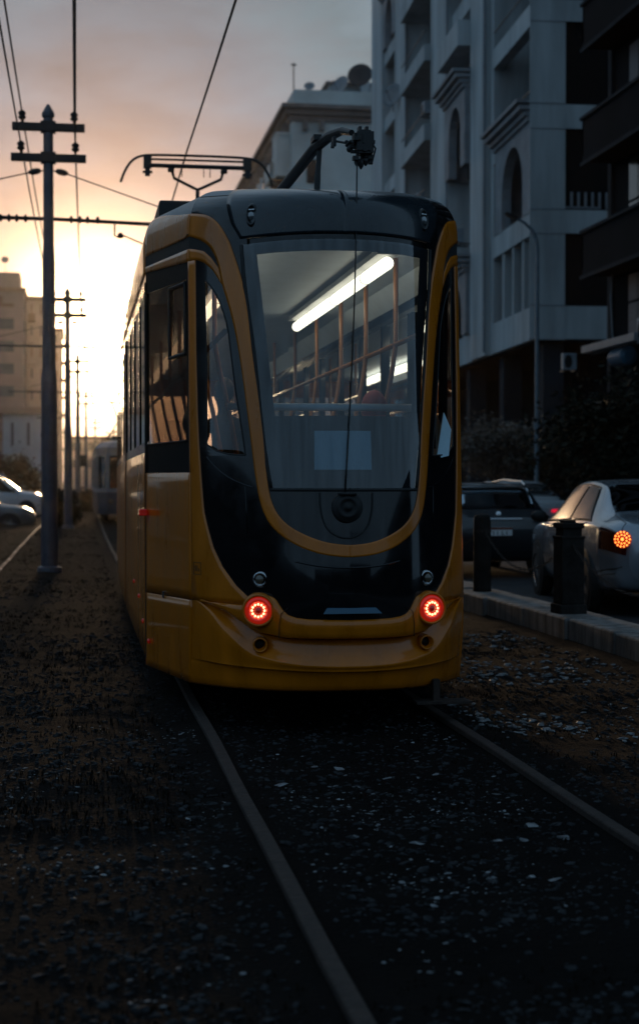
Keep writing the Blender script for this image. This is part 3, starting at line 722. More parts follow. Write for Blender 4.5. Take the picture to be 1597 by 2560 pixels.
# --- pantograph further back on the roof
PY, PX = 11.3, .02
pt = bpy.data.objects.new('pantograph', None); COL.objects.link(pt); pt.parent = tram
b = MB(); b.tube([(PX, PY + .2, 3.35), (PX, PY + .1, 4.6), (PX, PY, 5.18)], [.03, .028, .026], 8); b.tube([(PX + .12, PY + .2, 3.35), (PX + .12, PY + .1, 4.6), (PX + .12, PY, 5.12)], .012, 6)
b.tube([(PX - .33, PY, 5.42), (PX - .30, PY, 5.32), (PX - .05, PY, 5.20), (PX, PY, 5.18), (PX + .05, PY, 5.20), (PX + .30, PY, 5.32), (PX + .33, PY, 5.42)], .020, 8)
b.box(PX - .38, PX - .30, PY - .04, PY + .04, 5.40, 5.44).box(PX + .30, PX + .38, PY - .04, PY + .04, 5.40, 5.44)
for dx in (-.2, .08, .16): b.tube([(PX + dx, PY, 5.47), (PX + dx, PY, 5.34)], .006, 6)
b.build('pantograph_arm', M_WIRE, pt, smooth=True)
b = MB(); b.tube([(PX - .66, PY, 5.475), (PX + .66, PY, 5.475)], .028, 8); b.tube([(PX - .66, PY, 5.555), (PX + .66, PY, 5.555)], .014, 8)
for sx in (-1, 1):
    b.box(PX + sx * .64 - .05, PX + sx * .64 + .05, PY - .06, PY + .06, 5.44, 5.60); b.box(PX + sx * .64 - .03, PX + sx * .64 + .03, PY - .04, PY + .04, 5.34, 5.44)
    b.box(PX + sx * .64 - .06, PX + sx * .64 + .06, PY - .03, PY + .03, 5.375, 5.40)
b.build('contact_strip', M_WIRE, pt)
b = MB(); arc = [(-.98, 5.26), (-.93, 5.40), (-.85, 5.53), (-.74, 5.60), (-.6, 5.62), (0, 5.625), (.6, 5.62), (.74, 5.60), (.85, 5.53), (.93, 5.40), (.98, 5.26)]
b.tube([(PX + x, PY + .05, z) for x, z in smooth_poly(arc)], .017, 8); b.build('horn', M_WIRE, pt, smooth=True)
# --- interior
b = MB()
b.box(-.98, .98, 1.5, 8, .66, .70).box(-.88, 1.0, 8, LEN - .04, .66, .70)
b.add([(-.60, .35, .70), (.60, .35, .70), (.98, 1.5, .70), (-.98, 1.5, .70)], [(0, 1, 2, 3)])
b.build('floor', M_FLOOR, tram)
for sx, y0, y1 in ((0, .9, 6), (.01, 6, 9), (.06, 9, 12), (.11, 12, LEN - .05)):
    b = MB(); q0, q1 = -.86 + sx, .86 + sx
    b.add([(q0 - .13, y0 + (1.2 if y0 < 1 else 0), 2.82), (q0, y0, 2.95), (q1, y0, 2.95), (q1 + .13, y0 + (1.2 if y0 < 1 else 0), 2.82), (q0 - .13, y1, 2.82), (q0, y1, 2.95), (q1, y1, 2.95), (q1 + .13, y1, 2.82)], [(0, 1, 5, 4), (1, 2, 6, 5), (2, 3, 7, 6)])
    b.build('ceiling', M_CREAM, tram)
b = MB()
for s in (-1, 1):
    for sx, y0, y1 in ((0, 2.15, 6), (.01, 6, 9), (.06, 9, 12), (.11, 12, LEN - .05)): b.box(s * 1.0 + sx - .015, s * 1.0 + sx + .015, y0, y1, .70, 1.66)
b.box(-.9, 1.05, LEN - .06, LEN - .04, .7, 1.5); b.box(-.45, .45, .42, .46, .70, 1.33)
build_each(b, 'inner_lining', M_CREAM, tram)
for s in (-1, 1):
    t = MB().tube([(s * .45, 1.15, 2.835), (s * .45, 5.3, 2.835)], .042, 14).build('ceiling_lamp', M_LAMP, tram, smooth=True)
    b = MB()
    for y in (1.9, 3.2, 4.4): b.lathe((s * .45, y, 2.835), (0, 1, 0), [(0, .0445), (.015, .0445)], 16)
    b.box(s * .45 - .07, s * .45 + .07, 1.12, 5.35, 2.888, 2.925); b.build('lamp_clip', M_ROOF, t)
    if s < 0:
        for y0, y1 in ((6.0, 9.0), (9.6, 13.6)): MB().tube([(-.45, y0, 2.86), (-.45, y1, 2.86)], .05, 10).build('ceiling_lamp', M_LAMP, tram, smooth=True)  # added lamps out of sight, put in only to brighten the interior
    b = MB(); b.tube([(s * .62, .95, 2.36), (s * .62, 13.5, 2.36)], .018, 8); b.build('grab_rail', M_RAILY, tram, smooth=True)
    for y in (1.7, 2.8, 3.9, 5.2, 6.6, 8.2, 10.2, 12.4):
        b = MB(); b.tube([(s * .62, y, 2.95), (s * .62, y, 2.36), (s * .585, y - .03, 2.15), (s * .52, y - .06, 1.85), (s * .46, y - .08, 1.5), (s * .43, y - .08, 1.1), (s * .43, y - .08, .70)], .017, 8)
        b.build('stanchion', M_RAILY, tram, smooth=True)
    for y in (3.3, 4.3, 5.6, 6.9, 8.2, 9.5, 10.8):
        b = MB(); b.box(s * .56 - .21, s * .56 + .21, y, y + .42, 1.08, 1.14); b.box(s * .56 - .21, s * .56 + .21, y + .40, y + .45, 1.14, 1.66); b.box(s * .56 - .03, s * .56 + .03, y + .12, y + .3, .7, 1.08)
        b.build('seat', M_SEAT, tram, bevel=.03)
b = MB().tube([(-.62, .80, 1.885), (.62, .80, 1.885)], .024, 10); b.build('barrier_bar', M_WHITEP, tram, smooth=True)
b = MB().box(-.55, -.30, .50, .68, 1.26, 1.36); b.box(.22, .52, .50, .68, 1.26, 1.34); b.build('driver_desk', M_FLOOR, tram, bevel=.02)
# a folded sheet leaning in the right corner window
b = MB(); b.add([(.60, .40, 1.56), (.70, .50, 1.58), (.72, .52, 1.74), (.655, .44, 1.84), (.60, .42, 1.56), (.70, .52, 1.58), (.72, .54, 1.74), (.655, .46, 1.84)], [(0, 1, 2, 3), (7, 6, 5, 4), (0, 4, 5, 1), (1, 5, 6, 2), (2, 6, 7, 3), (3, 7, 4, 0)])
b.build('folded_sheet', M_PAPER, tram)
# running gear in the dark below
b = MB(); b.box(-.9, .9, 1.2, LEN - .3, .35, .66)
for y in (2.6, 4.4, 10.4, 12.2): b.tube([(-.72, y, .3), (.72, y, .3)], .06, 10); b.box(-.98, -.82, y - .45, y + .45, .24, .40)
bg = b.build('underframe', M_IRON, tram)
for y in (2.6, 4.4, 10.4, 12.2):
    for x in (-.73, .73): MB().lathe((x - .06, y, .30), (1, 0, 0), [(0, .30), (.10, .30), (.12, .33), (.14, .33), (.14, .0)], 28).build('wheel', M_RUST, tram, smooth=False)
b = MB().box(-.60, .60, .9, 1.3, .19, .25); b.box(-.10, .10, .06, 1.0, .28, .40); b.build('underrun_guard', M_IRON, tram)
MB().box(.45, .78, .25, .40, .10, .115).box(.56, .60, .3, .36, .1, .24).build('track_guard', M_RUST, tram)
# ---------------------------------------------------------------- line poles, brackets and wires
def pole(label, x, y, armlen=True):
    t = thing('line_pole', label, 'utility pole', (x, y, -.05), 0, 'poles between the tram tracks')
    b = MB(); b.lathe((0, 0, 0), (0, 0, 1), [(0, .135), (2.9, .128), (3.1, .128), (3.3, .105), (5.0, .10), (5.3, .085), (7.30, .078), (7.32, .10), (7.38, .10), (7.52, .02)], 16)
    b.lathe((0, 0, .0), (0, 0, 1), [(0, .20), (.10, .19), (.12, .14)], 16)
    for z in (1.45, 2.2): b.lathe((0, 0, z), (0, 0, 1), [(0, .138), (.05, .138)], 16)
    b.build('post', M_POLE, t, smooth=False)
    for z, h in ((7.15, .58), (6.66, .60)):
        b = MB(); b.box(-h * .98, h, -.06, .06, z - .055, z + .065); b.box(-.12, .12, -.10, .10, z - .08, z + .09)
        a = b.build('cross_arm', M_IRON, t, bevel=.008)
        for sx in (-1, 1):
            b = MB(); b.lathe((sx * (h - .17), 0, z + .06), (0, 0, 1), [(0, .02), (.05, .022), (.07, .055), (.10, .065), (.12, .04), (.14, .062), (.17, .06), (.20, .03), (.22, 0)], 14)
            b.build('insulator', M_RUB, a, smooth=True)
    b = MB(); b.tube([(-3.2, 0, 5.72), (-.1, 0, 5.69), (.1, 0, 5.69), (2.6, 0, 5.62)], .032, 8)
    for x0 in (-.75, -.62, -.50, -.36, .36, .50, .62, .78): b.lathe((x0 - .03, 0, 5.69), (1, 0, 0), [(0, .03), (.02, .062), (.04, .062), (.06, .03)], 10)
    b.tube([(1.05, 0, 5.64), (1.05, 0, 5.45), (1.12, 0, 5.42)], .016, 6); b.lathe((1.10, 0, 5.47), (.8, 0, -.3), [(0, .02), (.03, .05), (.06, .05), (.10, .02)], 10); b.tube([(1.15, 0, 5.47), (1.72, 0, 5.24)], .014, 6)
    br = b.build('bracket_arm', M_IRON, t)
    b = MB(); b.tube([(-2.2, 0, 5.95), (-.22, 0, 6.44), (0, 0, 6.47), (.22, 0, 6.44), (2.4, 0, 5.72)], .011, 6)
    for sx in (-1, 1): b.lathe((sx * .12, 0, 6.46), (sx, 0, -.2), [(0, .03), (.05, .05), (.14, .05), (.2, .02)], 10)
    b.build('stay_wire', M_WIRE, t)
    return t
PL = [(25.3, -.41), (49, -.22), (74, .13), (104, .72), (150, 1.9)]
plabels = ['tall grey pole with two cross arms, nearest to the camera at the left', 'second pole in the row, slimmer, just right of the nearest pole',
           'third pole in the row with a dark box on its shaft, in the sun glow', 'fourth pole in the row, very thin against the sun glow', 'farthest and thinnest pole, beside the roof of the old tram']
for (y, x), lab in zip(PL, plabels):
    t = pole(lab, x, y)
    if y == 74: MB().box(.1, .42, -.2, .2, 2.2, 2.75).build('switch_box', M_IRON, t, bevel=.02)
def wire(label, pts, r, group='overhead wires'):
    P = []
    for a, b in zip(pts, pts[1:]):
        a, b = Vector(a), Vector(b); L = (b - a).length
        for k in range(12):
            q = k / 12; P.append(a.lerp(b, q) - Vector((0, 0, 4 * q * (1 - q) * L * .006)))
    P.append(Vector(pts[-1]))
    return tag(MB().tube(P, r, 6).build('overhead_wire', M_WIRE, smooth=True), label, 'wire', group)
def ins(i, z, dx): y, x = PL[i]; return (x + dx, y, z)
wz = {'a': (7.32, -.41), 'b': (7.32, .41), 'c': (6.83, -.43), 'd': (6.83, .43)}
wl_ = {'a': 'thin wire on the left insulator of the nearest pole, upper cross arm', 'b': 'thin wire on the right insulator of the nearest pole, upper cross arm',
       'c': 'thin wire on the left insulator of the nearest pole, lower cross arm', 'd': 'thin wire on the right insulator of the nearest pole, lower cross arm'}
for k, (z, dx) in wz.items():
    wire(wl_[k], [(PL[0][1] + dx - .02, -2, z + .05)] + [ins(i, z, dx) for i in range(5)], .013)
wire('contact wire slanting from the sky down to the pantograph of the yellow tram', [(1.18, -8, 5.66), (1.42, 20.05, 5.645), (1.50, 49, 5.65), (1.9, 74, 5.65)], .012)

# ---------------------------------------------------------------- old tram further up the line
OT = thing('tram', 'old dark blue and white tram half hidden behind the yellow tram at the left', 'tram', (1.84, 54, 0))
M_OBLUE = mat('old_tram_blue', (.02, .03, .05), .45, coat=.3, var=.3); M_OWHITE = mat('old_tram_white', (.24, .24, .24), .5, var=.2)
b = MB()
pl = [(-1.12, .35), (-1.12, 12.5), (1.12, 12.5), (1.12, .35), (.75, 0), (-.75, 0)]
b.prism(pl, .30, 1.06, 'z'); ob = b.build('body_shell', M_OBLUE, OT)
b = MB(); b.prism([(x * 1.006, y * 1.0) for x, y in pl], 1.06, 1.20, 'z'); b.prism([(x * .99, y) for x, y in pl], 2.32, 2.55, 'z')
for x, y in pl: b.box(x * .985 - .07, x * .985 + .07, max(0, y - .07), y + .07, 1.2, 2.32)
b.box(-.06, .06, .0, .1, 1.2, 2.32)
for y in range(1, 12): b.box(-1.11, -1.04, y + .3, y + .45, 1.2, 2.32); b.box(1.04, 1.11, y + .3, y + .45, 1.2, 2.32)
b.build('upper_frame', M_OWHITE, OT)
b = MB(); b.prism([(x * .955, .06 + y * .99) for x, y in pl], 1.15, 2.36, 'z'); b.build('window_glass', mat('dark_window', (.012, .014, .016), .08, coat=.5), OT)
b = MB()
vs = []; n = len(pl)
for z, k in ((2.55, 1.03), (2.62, 1.02), (2.78, .86), (2.88, .5), (2.90, .2)): vs += [(x * k, 6.2 + (y - 6.2) * (1 - (1 - k) * .18), z) for x, y in pl]
b.add(vs, [(i * n + j, i * n + (j + 1) % n, (i + 1) * n + (j + 1) % n, (i + 1) * n + j) for i in range(4) for j in range(n)] + [tuple(range(4 * n, 5 * n)), tuple(reversed(range(n)))])
b.build('roof', M_ROOF, OT, fix=True)
b = MB(); b.box(-.5, .5, 3, 6, 2.9, 3.1); b.tube([(-.6, 4, 3.1), (-.2, 6, 3.8), (-.5, 4.2, 4.4)], .04, 6); b.tube([(-.95, 4.2, 4.4), (.2, 4.2, 4.4)], .04, 6); b.build('pantograph', M_IRON, OT)
for sx in (-1, 1): MB().lathe((sx * .62, 0, .75), (0, -1, 0), [(0, .10), (.04, .09), (.05, 0)], 16).build('headlight', M_LENS, OT)
for y in (2.5, 4.3, 8.5, 10.3):
    for sx in (-1, 1): MB().lathe((sx * .73 - .06, y, .33), (1, 0, 0), [(0, .33), (.12, .33)], 20).build('wheel', M_RUST, OT)
# ---------------------------------------------------------------- cars (front towards local +Y)
def hermite(xs_, ys_):
    xs_ = np.array(xs_, float); ys_ = np.array(ys_, float); d = np.diff(ys_) / np.diff(xs_); m = np.zeros_like(ys_)
    m[1:-1] = np.where(d[1:] * d[:-1] > 0, 2 * d[1:] * d[:-1] / (d[1:] + d[:-1] + 1e-12), 0); m[0], m[-1] = d[0], d[-1]
    def f(x):
        i = min(max(int(np.searchsorted(xs_, x)) - 1, 0), len(xs_) - 2); h = xs_[i + 1] - xs_[i]; t = min(max((x - xs_[i]) / h, 0), 1)
        return float((2 * t**3 - 3 * t * t + 1) * ys_[i] + (t**3 - 2 * t * t + t) * h * m[i] + (-2 * t**3 + 3 * t * t) * ys_[i + 1] + (t**3 - t * t) * h * m[i + 1])
    return f
SEDAN = [(-2.27, .40, .64, .80, .50, .86, .88), (-2.20, .30, .77, .90, .62, .97, .99), (-2.0, .27, .83, .95, .66, 1.02, 1.045), (-1.72, .24, .87, .97, .66, 1.05, 1.085), (-1.42, .23, .89, .98, .64, 1.14, 1.175),
         (-.85, .22, .90, .965, .57, 1.355, 1.40), (-.2, .22, .90, .945, .58, 1.40, 1.455), (.4, .22, .90, .925, .58, 1.365, 1.42), (.8, .22, .90, .92, .63, 1.17, 1.22), (1.2, .22, .895, .91, .70, .95, .99),
         (1.75, .22, .87, .85, .70, .885, .91), (2.1, .27, .80, .74, .64, .77, .79), (2.27, .36, .66, .60, .5, .62, .64)]
HATCH = [(-2.05, .42, .70, .85, .56, .93, .95), (-1.98, .30, .80, .96, .60, 1.03, 1.04), (-1.86, .26, .84, .98, .60, 1.12, 1.14), (-1.62, .24, .87, .98, .58, 1.36, 1.39), (-1.35, .23, .88, .97, .58, 1.41, 1.45), (-.6, .22, .89, .95, .60, 1.43, 1.49),
         (.1, .22, .89, .93, .60, 1.41, 1.47), (.5, .22, .89, .92, .62, 1.27, 1.32), (1.05, .22, .885, .91, .70, .97, 1.01), (1.6, .22, .86, .86, .70, .90, .93), (1.9, .27, .78, .74, .62, .77, .79), (2.05, .36, .62, .60, .48, .62, .64)]
def car(name, label, loc, rz, table, paint, lit=True, glow=None, plate=False, group=None, sc=(1, 1, 1)):
    t = thing(name, label, 'car', loc, rz, group); t.scale = sc
    F = [hermite([r[0] for r in table], [r[k] for r in table]) for k in range(1, 7)]
    def sec(y):
        zb, w_, zs, wg, zg, zt = [f(y) for f in F]
        return [(0, zb), (w_ * .80, zb + .005), (w_ * .955, zb + .10), (w_ * 1.0, zb + (zs - zb) * .55), (w_ * .985, zs - .06), (w_ * .95, zs), ((w_ * .95 + wg) / 2 + .01, (zs + zg) / 2), (wg, zg), (wg * .86, zg + (zt - zg) * .55), (wg * .5, zt - .008), (0, zt)]
    def SF(y, s):
        P = sec(y); n = len(P); s = min(max(s, 0), n - 1 - 1e-6); i = int(s); f = s - i
        g_ = lambda k: P[min(max(k, 0), n - 1)]
        p0, p1, p2, p3 = g_(i - 1), g_(i), g_(i + 1), g_(i + 2)
        q = []
        for a, b, c, d in zip(p0, p1, p2, p3): q.append(.5 * ((2 * b) + (c - a) * f + (2 * a - 5 * b + 4 * c - d) * f * f + (3 * b - a - 3 * c + d) * f ** 3))
        return Vector((max(0, q[0]), y, q[1]))
    ya, yb = table[0][0], table[-1][0]
    ysn = [ya + (yb - ya) * (.5 - .5 * math.cos(math.pi * i / 72)) for i in range(73)]; ss = [i * 10 / 44 for i in range(45)]
    b = MB(); vs = []; fs = []; m = 2 * len(ss) - 1
    for y in ysn:
        P = [SF(y, s) for s in ss]; vs += [Vector((-p.x, p.y, p.z)) for p in reversed(P)][:-1] + [P[0]] + P[1:] if False else [Vector((-p.x, p.y, p.z)) for p in reversed(P)] + P[1:]
    for i in range(len(ysn) - 1):
        for j in range(m - 1): fs.append((i * m + j, i * m + j + 1, (i + 1) * m + j + 1, (i + 1) * m + j))
    fs += [tuple(range(m)), tuple(reversed(range((len(ysn) - 1) * m, len(ysn) * m)))]
    b.add(vs, fs); body = b.build('body', paint, t, smooth=True, fix=True)
    def patch(mb, y0, y1, s0, s1, off, n=14, k=8, sides=(1, -1), yfun=None):
        for sd in sides:
            vs = []; fs = []
            for i in range(n + 1):
                for j in range(k + 1):
                    s = s0 + (s1 - s0) * j / k
                    ylo, yhi = (y0, y1) if yfun is None else yfun(j / k)
                    y = ylo + (yhi - ylo) * i / n
                    p = SF(y, s); e = 1e-3
                    nn = (SF(y + e, s) - p).cross(SF(y, min(s + e, 9.99)) - p)
                    nn = nn.normalized() if nn.length > 0 else Vector((1, 0, 0))
                    if nn.x < 0 and s < 8: nn = -nn
                    if s >= 8 and nn.z < 0: nn = -nn
                    p = p + nn * off; vs.append(Vector((sd * p.x, p.y, p.z)))
            for i in range(n):
                for j in range(k):
                    q = (i * (k + 1) + j, i * (k + 1) + j + 1, (i + 1) * (k + 1) + j + 1, (i + 1) * (k + 1) + j)
                    fs.append(q if sd < 0 else tuple(reversed(q)))
            mb.add(vs, fs)
        return mb
    G = M_CARG
    hb = table is HATCH
    # side glass: rear door and front door, following the roof line
    r0, r1 = (-1.55, -.62) if hb else (-1.38, -.42)
    for (lo0, lo1, hi0, hi1) in ((r0, r1, -1.45 if hb else -.78, r1), (r1 + .09, 1.12 if not hb else .98, r1 + .09, .48 if not hb else .20)):
        for sd in (1, -1):
            mb = MB(); patch(mb, 0, 0, 5.25, 6.85, .013, sides=(sd,), yfun=lambda q, a=lo0, b_=lo1, c=hi0, d=hi1: (a + (c - a) * q, b_ + (d - b_) * q)); mb.build('side_window', M_CARS, t, smooth=True)
    mb = MB(); (patch(mb, -1.93, -1.60, 7.35, 10, .013) if hb else patch(mb, -1.60, -.92, 7.5, 10, .013)); mb.build('rear_window', M_CARR, t, smooth=True)
    mb = MB(); (patch(mb, .18, .95, 7.4, 10, .013) if hb else patch(mb, .48, 1.12, 7.4, 10, .013)); mb.build('windscreen', G, t, smooth=True)
    # wheels
    for sx in (-1, 1):
        for y in ((1.32, -1.33) if not hb else (1.25, -1.25)):
            MB().lathe((sx * .80, y, .33), (sx, 0, 0), [(0, .37), (.095, .365), (.10, .34)], 32).build('wheel_arch', M_RUB, t)
            wv = MB().lathe((sx * .72, y, .31), (sx, 0, 0), [(0, .24), (.02, .30), (.06, .31), (.15, .31), (.19, .295), (.195, .215), (.17, .20)], 32).build('wheel', M_RUB, t, smooth=False)
            b = MB().lathe((sx * .72, y, .31), (sx, 0, 0), [(.165, .205), (.185, .200), (.18, .185), (.13, .17)], 28)
            for k in range(5):
                q = 6.283 * k / 5; c, s_ = math.cos(q), math.sin(q); x0 = sx * .895
                b.tube([(x0, y + c * .03, .31 + s_ * .03), (x0 - sx * .01, y + c * .19, .31 + s_ * .19)], .022, 6)
            b.lathe((sx * .88, y, .31), (sx, 0, 0), [(0, .05), (.025, .045), (.03, 0)], 14); b.build('rim', M_HOUSE, wv)
    # mirrors
    for sx in (-1, 1):
        b = MB(); b.ball((sx * .98, .78, 1.0), .10, 12, (1.05, .55, .72)); b.tube([(sx * .88, .80, .95), (sx * .96, .80, .97)], .03, 6); b.build('wing_mirror', M_RUB, t, smooth=True)
    # tail lamps
    yl = -2.19 if not hb else -1.98
    for sx in (-1, 1):
        mb = MB(); patch(mb, ya + .012, ya + .42, 3.25, 4.75, .006, sides=(sx,)); tl = mb.build('tail_light', M_DLENS, t, smooth=True)
        if lit:
            o = SF(ya + .07, 3.9); o = Vector((sx * (o.x - .105), ya - .012, o.z + .005)); dd = Vector((sx * .35, -1, .05)).normalized()
            o2 = Vector((sx * (SF(ya + .07, 3.9).x - .06), ya + .02, SF(ya + .07, 3.9).z))
            b = MB(); aa = dd.cross(Vector((0, 0, 1))).normalized(); up = aa.cross(dd)
            MB().lathe(o2, dd, [(-.03, .092), (.030, .090), (.036, .080), (.036, 0)], 28).build('lamp_bowl', M_RED, tl, smooth=True)
            for rr, kk in ((.076, 14), (.046, 9), (.0, 1)):
                for k in range(kk):
                    q = 6.283 * k / kk; b.ball(o2 + dd * .036 + (aa * math.cos(q) + up * math.sin(q)) * rr, (.010 if rr else .018), 6)
            b.build('led_cluster', M_LEDO, tl, smooth=True)
            x1 = sx * .52; b = MB()
            for k in range(3): b.box(min(sx * .30, x1), max(sx * .30, x1), ya - .014, ya + .02, .775 + k * .022, .785 + k * .022)
            b.build('lamp_strip', M_REDB, tl)
    # joints: bumper line, boot edge, door gaps
    b = MB()
    def line(y0, y1, s0, s1, off=.0, n=16, r=.004):
        for sd in (1, -1):
            P = []
            for i in range(n + 1):
                q = i / n; p = SF(y0 + (y1 - y0) * q, s0 + (s1 - s0) * q); P.append((sd * p.x, p.y, p.z))
            b.tube(P, r, 5)
    line(-.40 if not hb else -.55, -.40 if not hb else -.55, 2.2, 5.0); line(.95, .95, 2.2, 5.0); line(-1.05, -1.25, 2.6, 5.0)
    line(ya + .03, ya + .55, 2.55, 2.45, r=.006); line(ya + .08, ya + .55, 2.35, 2.3, r=.005)
    if not hb: line(-2.15, -1.62, 7.0, 7.3); line(-2.24, -2.15, 5, 7.0)
    rf = -.80 if not hb else -1.4
    line(-1.40 if not hb else -1.56, 1.14 if not hb else 1.0, 5.18, 5.18, r=.009, n=30); line(rf, .47 if not hb else .22, 6.92, 6.92, r=.009, n=24); line(-1.40 if not hb else -1.56, rf, 5.2, 6.92, r=.008); line(1.14 if not hb else 1.0, .47 if not hb else .22, 5.2, 6.92, r=.008)
    b.build('panel_gaps', M_RUB, body)
    if hb:
        b = MB()
        for sx in (-1, 1): b.tube([(sx * .56, -1.5, 1.44), (sx * .57, -1.3, 1.50), (sx * .58, -.3, 1.53), (sx * .57, .3, 1.49), (sx * .57, .45, 1.42)], .018, 8)
        b.box(-.5, .5, -1.75, -1.60, 1.40, 1.425); b.build('roof_rail', M_CHROME, t, smooth=False)
        MB().box(-.36, .36, -2.075, -2.0, .90, .935).build('chrome_bar', M_CHROME, t, bevel=.008)
        MB().lathe((0, -2.02, 1.0), (0, -1, .15), [(0, .04), (.03, .036), (.034, 0)], 18).build('badge', M_CHROME, t)
    if plate:
        p = MB().box(-.20, .20, -2.085, -2.05, .66, .79).build('number_plate', M_WHITEP, t, bevel=.006)
        MB().box(-.20, .20, -2.088, -2.086, .755, .789).build('plate_band', mat('plate_band', (.20, .045, .02), .6), p)
        b = MB()
        for x0, kind in ((-.15, 0), (-.09, 1), (-.03, 1), (.04, 2), (.11, 1)):
            b.box(x0, x0 + .012, -2.088, -2.086, .675, .735)
            if kind == 0: b.box(x0, x0 + .04, -2.088, -2.086, .722, .735)
            if kind == 2: b.box(x0, x0 + .035, -2.088, -2.086, .675, .686)
        b.build('plate_characters', M_RUB, p)
    else:
        MB().box(-.24, .24, ya - .012, ya + .03, .55, .66).build('number_plate', M_WHITEP, t, bevel=.004)
    return t
M_CARG = mat('car_glass', (.006, .008, .010), .04, spec=.8, coat=1)
M_CARS = mat('car_side_glass', (.010, .011, .012), .12, spec=.05)
M_CARR = mat('car_rear_glass', (.42, .48, .52), .05, metal=1)
M_DLENS = mat('dark_lamp_lens', (.05, .006, .006), .1, coat=1)
M_REDB = mat('red_lamp_strip', (.4, .01, .02), .2, emit=(1, .01, .05), es=.9)
def paint(name, col, metal=.0, rough=.3): return mat(name, col, rough, metal=metal, coat=.8, var=.04, vscale=2)
P_SIL = paint('silver_paint', (.30, .34, .38), .5, .24); P_DARK = paint('black_paint', (.012, .014, .018)); P_WHT = paint('white_car_paint', (.50, .52, .54)); P_GREY = paint('grey_car_paint', (.10, .105, .115)); P_RED = paint('dark_red_paint', (.10, .014, .012))
car('parked_car', 'silver saloon with glowing round tail lamp, cut by the right picture edge', (6.50, 17.45, .004), R(-6.0), SEDAN, P_SIL)
car('parked_car', 'black hatchback with roof rails and white number plate, just right of the yellow tram', (6.13, 24.1, .004), 0, HATCH, P_DARK, lit=False, plate=True, sc=(1, 1, .95))
car('parked_car', 'small white saloon with glowing orange lamp, between the black hatchback and the silver saloon', (9.75, 34.2, .004), 0, SEDAN, P_WHT)
car('parked_car', 'grey saloon in the far queue beyond the black hatchback', (8.6, 41.5, .004), 0, SEDAN, P_GREY, lit=False)
car('parked_car', 'white hatchback standing side on beyond the nearest pole, at the left picture edge', (-3.55, 70.0, -.33), R(-90), HATCH, P_WHT, lit=False, sc=(1.05, 1.15, 1.38))
car('parked_car', 'dark car standing side on in front of the white hatchback, at the left picture edge', (-3.6, 54.5, -.33), R(-90), HATCH, P_GREY, lit=False, sc=(1, 1.1, 1))
# ---------------------------------------------------------------- buildings
M_FAC = mat('facade_paint', (.42, .445, .45), .85, var=.30, vscale=.9, bump=.12, bscale=6, stretch=(1, 1, .16))
M_FAC2 = mat('facade_stone', (.26, .27, .285), .85, var=.25, vscale=.8, bump=.2, bscale=8)
M_DWIN = mat('dark_pane', (.008, .010, .012), .15, coat=.3)
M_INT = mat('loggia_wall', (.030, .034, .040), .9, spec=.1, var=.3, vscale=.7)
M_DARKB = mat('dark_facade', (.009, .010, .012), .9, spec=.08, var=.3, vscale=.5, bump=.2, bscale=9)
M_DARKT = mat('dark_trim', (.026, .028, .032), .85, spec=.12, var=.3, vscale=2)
M_SHUT = mat('shutter_grey', (.085, .10, .115), .6, var=.25, vscale=3, stretch=(1, 1, 14))
M_DISH = mat('dish_grey', (.20, .21, .22), .5, var=.2); M_DISHD = mat('dish_black', (.012, .012, .014), .5)
def dish(name, label, loc, r, d, m, group='satellite dishes', h=.8):
    t = thing(name, label, 'satellite dish', loc, 0, group); d = Vector(d).normalized(); o = Vector((0, 0, h))
    b = MB(); b.lathe(o, d, [(-.02 * r, 0), (0.0, r * .35), (.08 * r, r * .7), (.2 * r, r), (.17 * r, r), (.05 * r, r * .7), (-.04 * r, r * .33), (-.06 * r, 0)], 28); b.build('bowl', m, t, smooth=True)
    b = MB(); b.tube([(0, 0, 0), (0, .05, h), o - d * .05 * r], r * .05, 6); b.tube([o + d * .1 * r - Vector((0, 0, r * .8)), o + d * r * .9], r * .025, 5); b.ball(o + d * r * .9, r * .10, 8); b.build('mount', M_IRON, t)
    return t
def ac(label, loc, rz, group='air conditioners'):
    t = thing('air_conditioner', label, 'air conditioner', loc, rz, group)
    MB().box(-.42, .42, -.16, .16, 0, .58).build('case', M_ACP, t, bevel=.02)
    b = MB(); b.lathe((-.1, -.16, .29), (0, -1, 0), [(0, .23), (.012, .23), (.012, .20), (.003, .19), (.003, 0)], 24)
    for k in range(6): b.box(-.32, .12, -.178, -.172, .10 + k * .075, .108 + k * .075)
    b.build('fan_grille', M_RUB, t)
    b = MB().box(-.36, -.32, -.1, .5, -.06, 0).box(.32, .36, -.1, .5, -.06, 0); build_each(b, 'wall_bracket', M_IRON, t)
    return t
M_ACP = mat('ac_case', (.24, .28, .31), .5, var=.2, vscale=3)
# --- large pale blue grey block beyond the tram: piers, loggias, arched bay windows. local x runs back along the street, y into the block
BA = R(90 - 2.6)
big = thing('apartment_block', 'large pale blue grey apartment block with tall piers and deep loggias, right of the tram', 'building', (15.19, 50, 0), BA)
